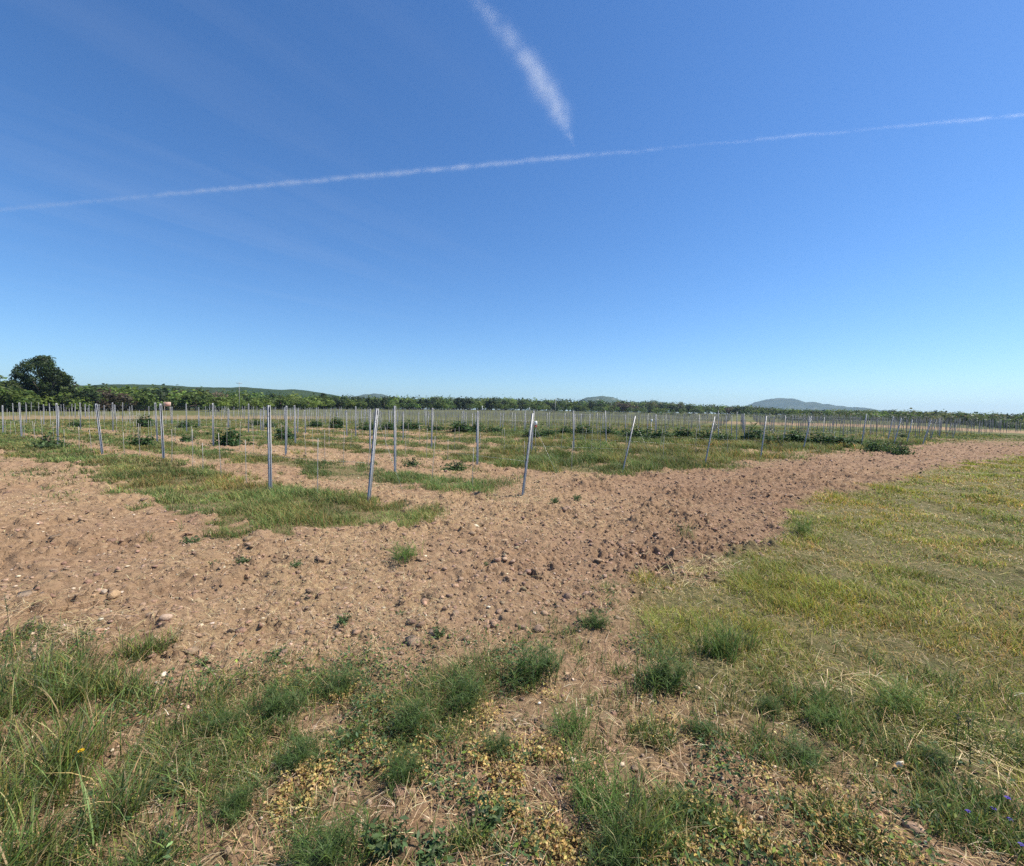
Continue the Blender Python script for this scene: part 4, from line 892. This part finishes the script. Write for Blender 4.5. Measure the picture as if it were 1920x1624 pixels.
hill('wooded_ridge', [(-500, 732), (0, 722), (140, 722), (250, 723), (360, 726), (460, 727), (520, 730), (580, 735), (620, 741), (660, 748), (720, 760), (800, 785)], 900, 770, 260, (.022, .040, .016), (.040, .060, .022), .02, None, 1.5)
hill('scree_hill', [(1060, 785), (1085, 754), (1100, 746), (1115, 745), (1132, 743), (1148, 745.5), (1162, 750), (1180, 756), (1212, 755), (1226, 751), (1240, 756), (1255, 770), (1280, 790)], 2200, 770, 350, (.03, .05, .022), (.07, .09, .04), .02, (.36, .34, .28), 4.0)
hill('low_hill', [(630, 775), (660, 746), (685, 740), (702, 737.5), (718, 740), (740, 746), (790, 775)], 2600, 770, 300, (.035, .055, .03), (.07, .09, .045), .015, None, 4.0)
hill('long_hill', [(1340, 795), (1385, 765), (1405, 758.5), (1425, 753), (1442, 749), (1460, 747), (1480, 748), (1500, 751), (1513, 755), (1526, 754), (1545, 757.5), (1570, 761), (1590, 763.5), (1640, 767), (1700, 775), (1760, 795)], 3300, 775, 400, (.03, .05, .03), (.06, .08, .045), .012, (.25, .24, .19), 5.0)

# ------------------------------------------------------------------ small things far off
def far_thing(px, py): return P(px, py)
# notice board on two legs
x, y = P(314, 785); e = empty('notice_board', (x, y, 0)); dd = RC.T @ np.array([x, y, -EYE]); u = -dd[2] / F; rot = -math.atan2(x, y)
e.rotation_euler = (0, 0, rot)
g = Geo(); box(g, (0, 0, 27 * u), (11 * u, .03, 8 * u), (.60, .45, .35)); link('board', g.mesh('board', [M_PAINT]), e)
g = Geo()
for i, z in enumerate((29.6, 27.4, 25.2)): box(g, (.3 * u * i, -.018, z * u), ((9 - 1.5 * i) * u, .004, 1.0 * u), (.42, .10, .08))
link('lettering', g.mesh('lettering', [M_PAINT]), e)
for s_ in (-1, 1):
    g = Geo(); box(g, (s_ * 4 * u, .04, 14 * u), (.05, .05, 30 * u), (.45, .36, .27)); link('leg', g.mesh('leg', [M_WOOD]), e)
tag(e, 'pale notice board with faint red lines on two legs behind the posts', 'sign')
# small pale blue car behind the posts
def car(px, py, rot, label):
    x, y = P(px, py); e = empty('parked_car', (x, y, float(base_z(np.array([x]), np.array([y]))[0]))); e.rotation_euler = (0, 0, rot)
    def loft(secs, half, col, mat, nm):
        g = Geo(); n = len(secs); V = []
        for sx in (-1, 1):
            for X, Z, kx in secs: V.append((X, sx * half * kx, Z))
        f = [[i, (i + 1) % n, n + (i + 1) % n, n + i] for i in range(n)]; g.add(V, [np.array(f), np.array([list(range(n))[::-1]]), np.array([[n + i for i in range(n)]])], col); return link(nm, g.mesh(nm, [mat]), e)
    loft([(-2.05, .35, .95), (-2.1, .75, 1), (-2.0, .95, 1), (-1.6, 1.0, .96), (.9, 1.0, .96), (1.9, .85, .95), (2.1, .65, 1), (2.05, .32, .95)], .86, (.62, .68, .78), M_PAINT, 'body')
    loft([(-1.75, 1.0, .93), (-1.3, 1.4, .80), (.15, 1.42, .80), (.95, 1.0, .93)], .84, (.05, .07, .09), M_PAINT, 'window')
    g = Geo(); box(g, (-.55, 0, 1.445), (1.5, 1.3, .05), (.62, .68, .78)); link('roof', g.mesh('roof', [M_PAINT]), e)
    for sx in (-1.3, 1.3):
        for sy in (-.8, .8):
            g = Geo(); tube(g, [(sx, sy - .1, .31), (sx, sy + .1, .31)], .31, (.02, .02, .022), 18); tube(g, [(sx, sy - .104, .31), (sx, sy + .104, .31)], .19, (.4, .4, .42), 12); link('wheel', g.mesh('wheel', [M_PLASTIC]), e)
    for sy in (-.6, .6):
        g = Geo(); box(g, (2.09, sy, .7), (.06, .32, .14), (.8, .8, .78)); link('headlight', g.mesh('headlight', [M_PAINT]), e)
    tag(e, label, 'car'); return e
car(462, 775.5, -1.2, 'pale blue car parked far behind the vineyard posts')
def post_marker(px, y0, y1, wpx, col, label, nm, cat, mat=M_PAINT):
    x, y = P(px, y0); u = -(RC.T @ np.array([x, y, -EYE]))[2] / F; H = (y0 - y1) * u; e = link(nm, None) if False else None
    g = Geo(); w_ = wpx * u; tube(g, [(0, 0, -.1), (0, 0, H * .93), (0, 0, H)], [w_ / 2, w_ / 2 * .9, w_ * .2], col, 8); o = link(nm, g.mesh(nm, [mat])); o.location = (x, y, 0); tag(o, label, cat)
    return o
def far_pole(px, D, y0, y1, wid, col, label, arm=True):
    x, y, z = far_point(px, D); d = ray(px, y1); zt = EYE + d[2] * D / math.hypot(d[0], d[1])
    e = empty('utility_pole', (x, y, z)); g = Geo(); tube(g, [(0, 0, -.3), (0, 0, zt - z)], [wid / 2, wid * .35], col, 8); link('pole', g.mesh('pole', [M_WOOD]), e)
    g = Geo(); box(g, (0, 0, zt - z - .35), (1.3, .1, .1), col, -math.atan2(x, y)); link('crossarm', g.mesh('crossarm', [M_WOOD]), e); tag(e, label, 'pole')
far_pole(1041, 215, 768, 748, .26, (.5, .47, .42), 'pale utility pole in front of the central tree line')
far_pole(449, 130, 750, 716, .12, (.32, .31, .3), 'thin pole rising above the trees right of the sign')
for px, D, yt, lab in [(904, 200, 761, 'tall white marker post before the central tree line'), (992.5, 205, 764, 'short white marker post right of the tall one')]:
    x, y, z = far_point(px, D); d = ray(px, yt); zt = EYE + d[2] * D / math.hypot(d[0], d[1]); g = Geo(); tube(g, [(0, 0, -.2), (0, 0, zt - z - .1), (0, 0, zt - z)], [.2, .2, .08], (.6, .58, .53), 8)
    o = link('marker_post', g.mesh('marker_post', [M_PAINT])); o.location = (x, y, z); tag(o, lab, 'marker', 'white marker posts')
# white and red canister hung behind the second leaning post, white cap on a stake
x, y = P(1003.5, 852); u = -(RC.T @ np.array([x, y, -EYE]))[2] / F; e = empty('canister', (x, y, 0)); zc = 55 * u
g = Geo(); tube(g, [(0, 0, zc), (0, 0, zc + .012), (0, 0, zc + .10), (0, 0, zc + .16)], [.05, .062, .062, .05], (.82, .8, .76), 14); link('body', g.mesh('body', [M_PLASTIC]), e)
g = Geo(); tube(g, [(0, 0, zc - .1), (0, 0, zc - .09), (0, 0, zc + .004)], [.03, .046, .046], (.55, .06, .04), 14); link('base', g.mesh('base', [M_PLASTIC]), e)
g = Geo(); tube(g, [(0, 0, -.1), (0, 0, zc - .08)], .008, (.4, .38, .35), 6); link('stake', g.mesh('stake', [M_WOOD]), e)
tag(e, 'white and red plastic canister on a stake behind the second leaning post', 'canister')
x, y = P(1221, 820); u = -(RC.T @ np.array([x, y, -EYE]))[2] / F; g = Geo(); tube(g, [(0, 0, 29 * u), (0, 0, 30 * u), (0, 0, 34 * u)], [.03, .06, .055], (.82, .82, .8), 10)
o = link('post_cap', g.mesh('post_cap', [M_PLASTIC])); o.location = (x, y, 0); tag(o, 'small white cap on a far thin post right of the third leaning post', 'cap')
# rust coloured bush far right
x, y, z = far_point(1820, 175); g, c = crown(99, ell(3.0, .9, 1.0), 40, 30, .7, .35, ((.30, .13, .05), (.22, .12, .05), (.2, .15, .06))); o = link('rusty_bush', g.mesh('rusty_bush', [M_TREE])); o.location = (x, y, z); tag(o, 'rust brown bush before the tree line at the far right', 'bush')

# ------------------------------------------------------------------ contrails
def contrail(name, p0, p1, alt, prof, dens, label, seed, wob, fine, lenscale, bow=0.0):
    """a straight tube of air whose vapour thins out softly from a wandering centre line; prof: (position 0-1, half width 0-1)"""
    def at(p):
        d = ray(*p); t = (alt - EYE) / d[2]; return np.array([0, 0, EYE]) + d * t
    A, B = at(p0), at(p1); L_ = np.linalg.norm(B - A); ax = (B - A) / L_; up = np.array([0, 0, 1.0]); sd = np.cross(up, ax); sd /= np.linalg.norm(sd); up = np.cross(ax, sd)
    hw0, hw1 = prof[0][2], prof[0][3]                   # half width of the tube at both ends, in photo pixels
    ra, rb = hw0 * np.linalg.norm(A) / F, hw1 * np.linalg.norm(B) / F
    n = 40; sides = 12; a = np.arange(sides) / sides * 2 * np.pi; V = []
    for i in range(n + 1):
        q = i / n; r_ = ra + (rb - ra) * q; V += [(q * L_, r_ * math.cos(t), r_ * math.sin(t) * .8) for t in a]
    f = np.array([[i * sides + k, i * sides + (k + 1) % sides, (i + 1) * sides + (k + 1) % sides, (i + 1) * sides + k] for i in range(n) for k in range(sides)])
    caps = np.array([list(range(sides))[::-1], [n * sides + k for k in range(sides)]])
    m, N, K = new_mat(name); tc = N.new('ShaderNodeTexCoord'); sp = N.new('ShaderNodeSeparateXYZ'); K.new(tc.outputs['Object'], sp.inputs[0])
    def mth(op, x, y=None, z=None):
        q = N.new('ShaderNodeMath'); q.operation = op
        for i, v in enumerate((x, y, z)):
            if v is None: continue
            if isinstance(v, (int, float)): q.inputs[i].default_value = v
            else: K.new(v, q.inputs[i])
        return q.outputs[0]
    u = mth('DIVIDE', sp.outputs[0], L_); rad_ = mth('MULTIPLY_ADD', u, rb - ra, ra)
    def nz(scale, det, ofs, ax_only=True):
        q = N.new('ShaderNodeTexNoise'); q.inputs['Scale'].default_value = 1; q.inputs['Detail'].default_value = det; q.inputs['Roughness'].default_value = .6
        c = N.new('ShaderNodeCombineXYZ'); K.new(mth('MULTIPLY_ADD', u, scale, ofs), c.inputs[0])
        if not ax_only:
            K.new(mth('MULTIPLY', mth('DIVIDE', sp.outputs[1], rad_), fine), c.inputs[1]); K.new(mth('MULTIPLY', mth('DIVIDE', sp.outputs[2], rad_), fine), c.inputs[2])
        K.new(c.outputs[0], q.inputs['Vector']); return q.outputs['Fac']
    cy = mth('ADD', mth('MULTIPLY', mth('SUBTRACT', nz(lenscale, 4, seed), .5), wob * 2), mth('MULTIPLY', mth('MULTIPLY', u, mth('SUBTRACT', 1.0, u)), 4 * bow)); cz = mth('MULTIPLY', mth('SUBTRACT', nz(lenscale, 4, seed + 31.7), .5), wob * 2)
    dy = mth('SUBTRACT', mth('DIVIDE', sp.outputs[1], rad_), cy); dz = mth('SUBTRACT', mth('DIVIDE', sp.outputs[2], rad_), cz)
    r2 = mth('ADD', mth('MULTIPLY', dy, dy), mth('MULTIPLY', mth('MULTIPLY', dz, dz), 1.5))
    rp = N.new('ShaderNodeValToRGB'); e = rp.color_ramp.elements; pts = prof[1]
    e[0].color = (pts[0][1], pts[0][2], 0, 1); e[1].color = (pts[-1][1], pts[-1][2], 0, 1)
    for q, wv, dv in pts[1:-1]: e.new(q).color = (wv, dv, 0, 1)
    K.new(u, rp.inputs[0]); sc = N.new('ShaderNodeSeparateColor'); K.new(rp.outputs[0], sc.inputs[0])
    wn_ = mth('MULTIPLY', sc.outputs[0], mth('MULTIPLY_ADD', nz(lenscale * 1.7, 3, seed + 77), 1.2, .4))
    g_ = mth('EXPONENT', mth('MULTIPLY', mth('DIVIDE', r2, mth('MAXIMUM', mth('MULTIPLY', wn_, wn_), 1e-4)), -1.6))
    tex = N.new('ShaderNodeMapRange'); tex.inputs[1].default_value = .34; tex.inputs[2].default_value = .68; tex.inputs[3].default_value = .1; tex.inputs[4].default_value = 1.7; K.new(nz(lenscale * 3.2, 6, seed + 5, False), tex.inputs[0])
    # fade to nothing before the wall of the tube
    fr = mth('ADD', mth('MULTIPLY', mth('DIVIDE', sp.outputs[1], rad_), mth('DIVIDE', sp.outputs[1], rad_)), mth('MULTIPLY', mth('DIVIDE', sp.outputs[2], mth('MULTIPLY', rad_, .8)), mth('DIVIDE', sp.outputs[2], mth('MULTIPLY', rad_, .8))))
    wall = N.new('ShaderNodeMapRange'); wall.inputs[1].default_value = 1.0; wall.inputs[2].default_value = .55; K.new(fr, wall.inputs[0])
    den = mth('MULTIPLY', mth('MULTIPLY', mth('MULTIPLY', g_, tex.outputs[0]), mth('MULTIPLY', sc.outputs[1], wall.outputs[0])), dens / (.5 * (ra + rb)))
    vs = N.new('ShaderNodeVolumePrincipled'); vs.inputs['Color'].default_value = (.98, .98, 1, 1); vs.inputs['Anisotropy'].default_value = .3; K.new(den, vs.inputs['Density'])
    o = N.new('ShaderNodeOutputMaterial'); K.new(vs.outputs[0], o.inputs['Volume'])
    m.cycles.volume_step_rate = 1.0
    h = link(name, make_mesh(name, V, [f, caps], None, True, [m])); M = np.eye(4); M[:3, 0] = ax; M[:3, 1] = sd; M[:3, 2] = up; M[:3, 3] = A
    h.matrix_world = mathutils.Matrix(M.tolist())
    bb = max(L_, 1.0); m.cycles.volume_step_rate = float(np.clip(.5 * (ra + rb) * .35 / ((L_ + 4 * max(ra, rb)) / 3 / 10), .005, 1.0))
    tag(h, label, 'contrail', 'contrails in the sky')
contrail('contrail', (-60, 399), (1990, 209), 2600, ((0, 0, 15, 15), [(0, .22, .30), (.12, .2, .45), (.24, .18, .4), (.29, .2, 1.0), (.5, .22, 1.2), (.66, .21, 1.15), (.71, .16, .6), (.77, .13, .3), (.83, .16, .95), (.88, .13, .4), (.94, .16, 1.1), (1, .16, .6)]), .75, 'long thin white contrail crossing the whole sky from left to right', 3.3, .16, 1.2, 27)
contrail('contrail', (858, -40), (1078, 278), 3000, ((0, 0, 64, 58), [(0, .12, .4), (.2, .2, .55), (.42, .25, .75), (.6, .28, .9), (.72, .23, .95), (.82, .15, .85), (.91, .085, .5), (1, .04, .15)]), 1.0, 'short wide ragged contrail descending from the top of the sky', 8.1, .2, 2.0, 6, -.26)

# ------------------------------------------------------------------ haze
m, N, L = new_mat('haze_air'); vs = N.new('ShaderNodeVolumePrincipled'); vs.inputs['Color'].default_value = (.60, .80, 1.0, 1); vs.inputs['Density'].default_value = 1.5e-4; vs.inputs['Anisotropy'].default_value = .2
o = N.new('ShaderNodeOutputMaterial'); L.new(vs.outputs[0], o.inputs['Volume'])
g = Geo(); box(g, (0, 0, 75), (11000, 11000, 170), (1, 1, 1)); h = link('haze', make_mesh('haze', g.V[0], [g.F[4][0]], None, False, [m])); h['kind'] = 'stuff'
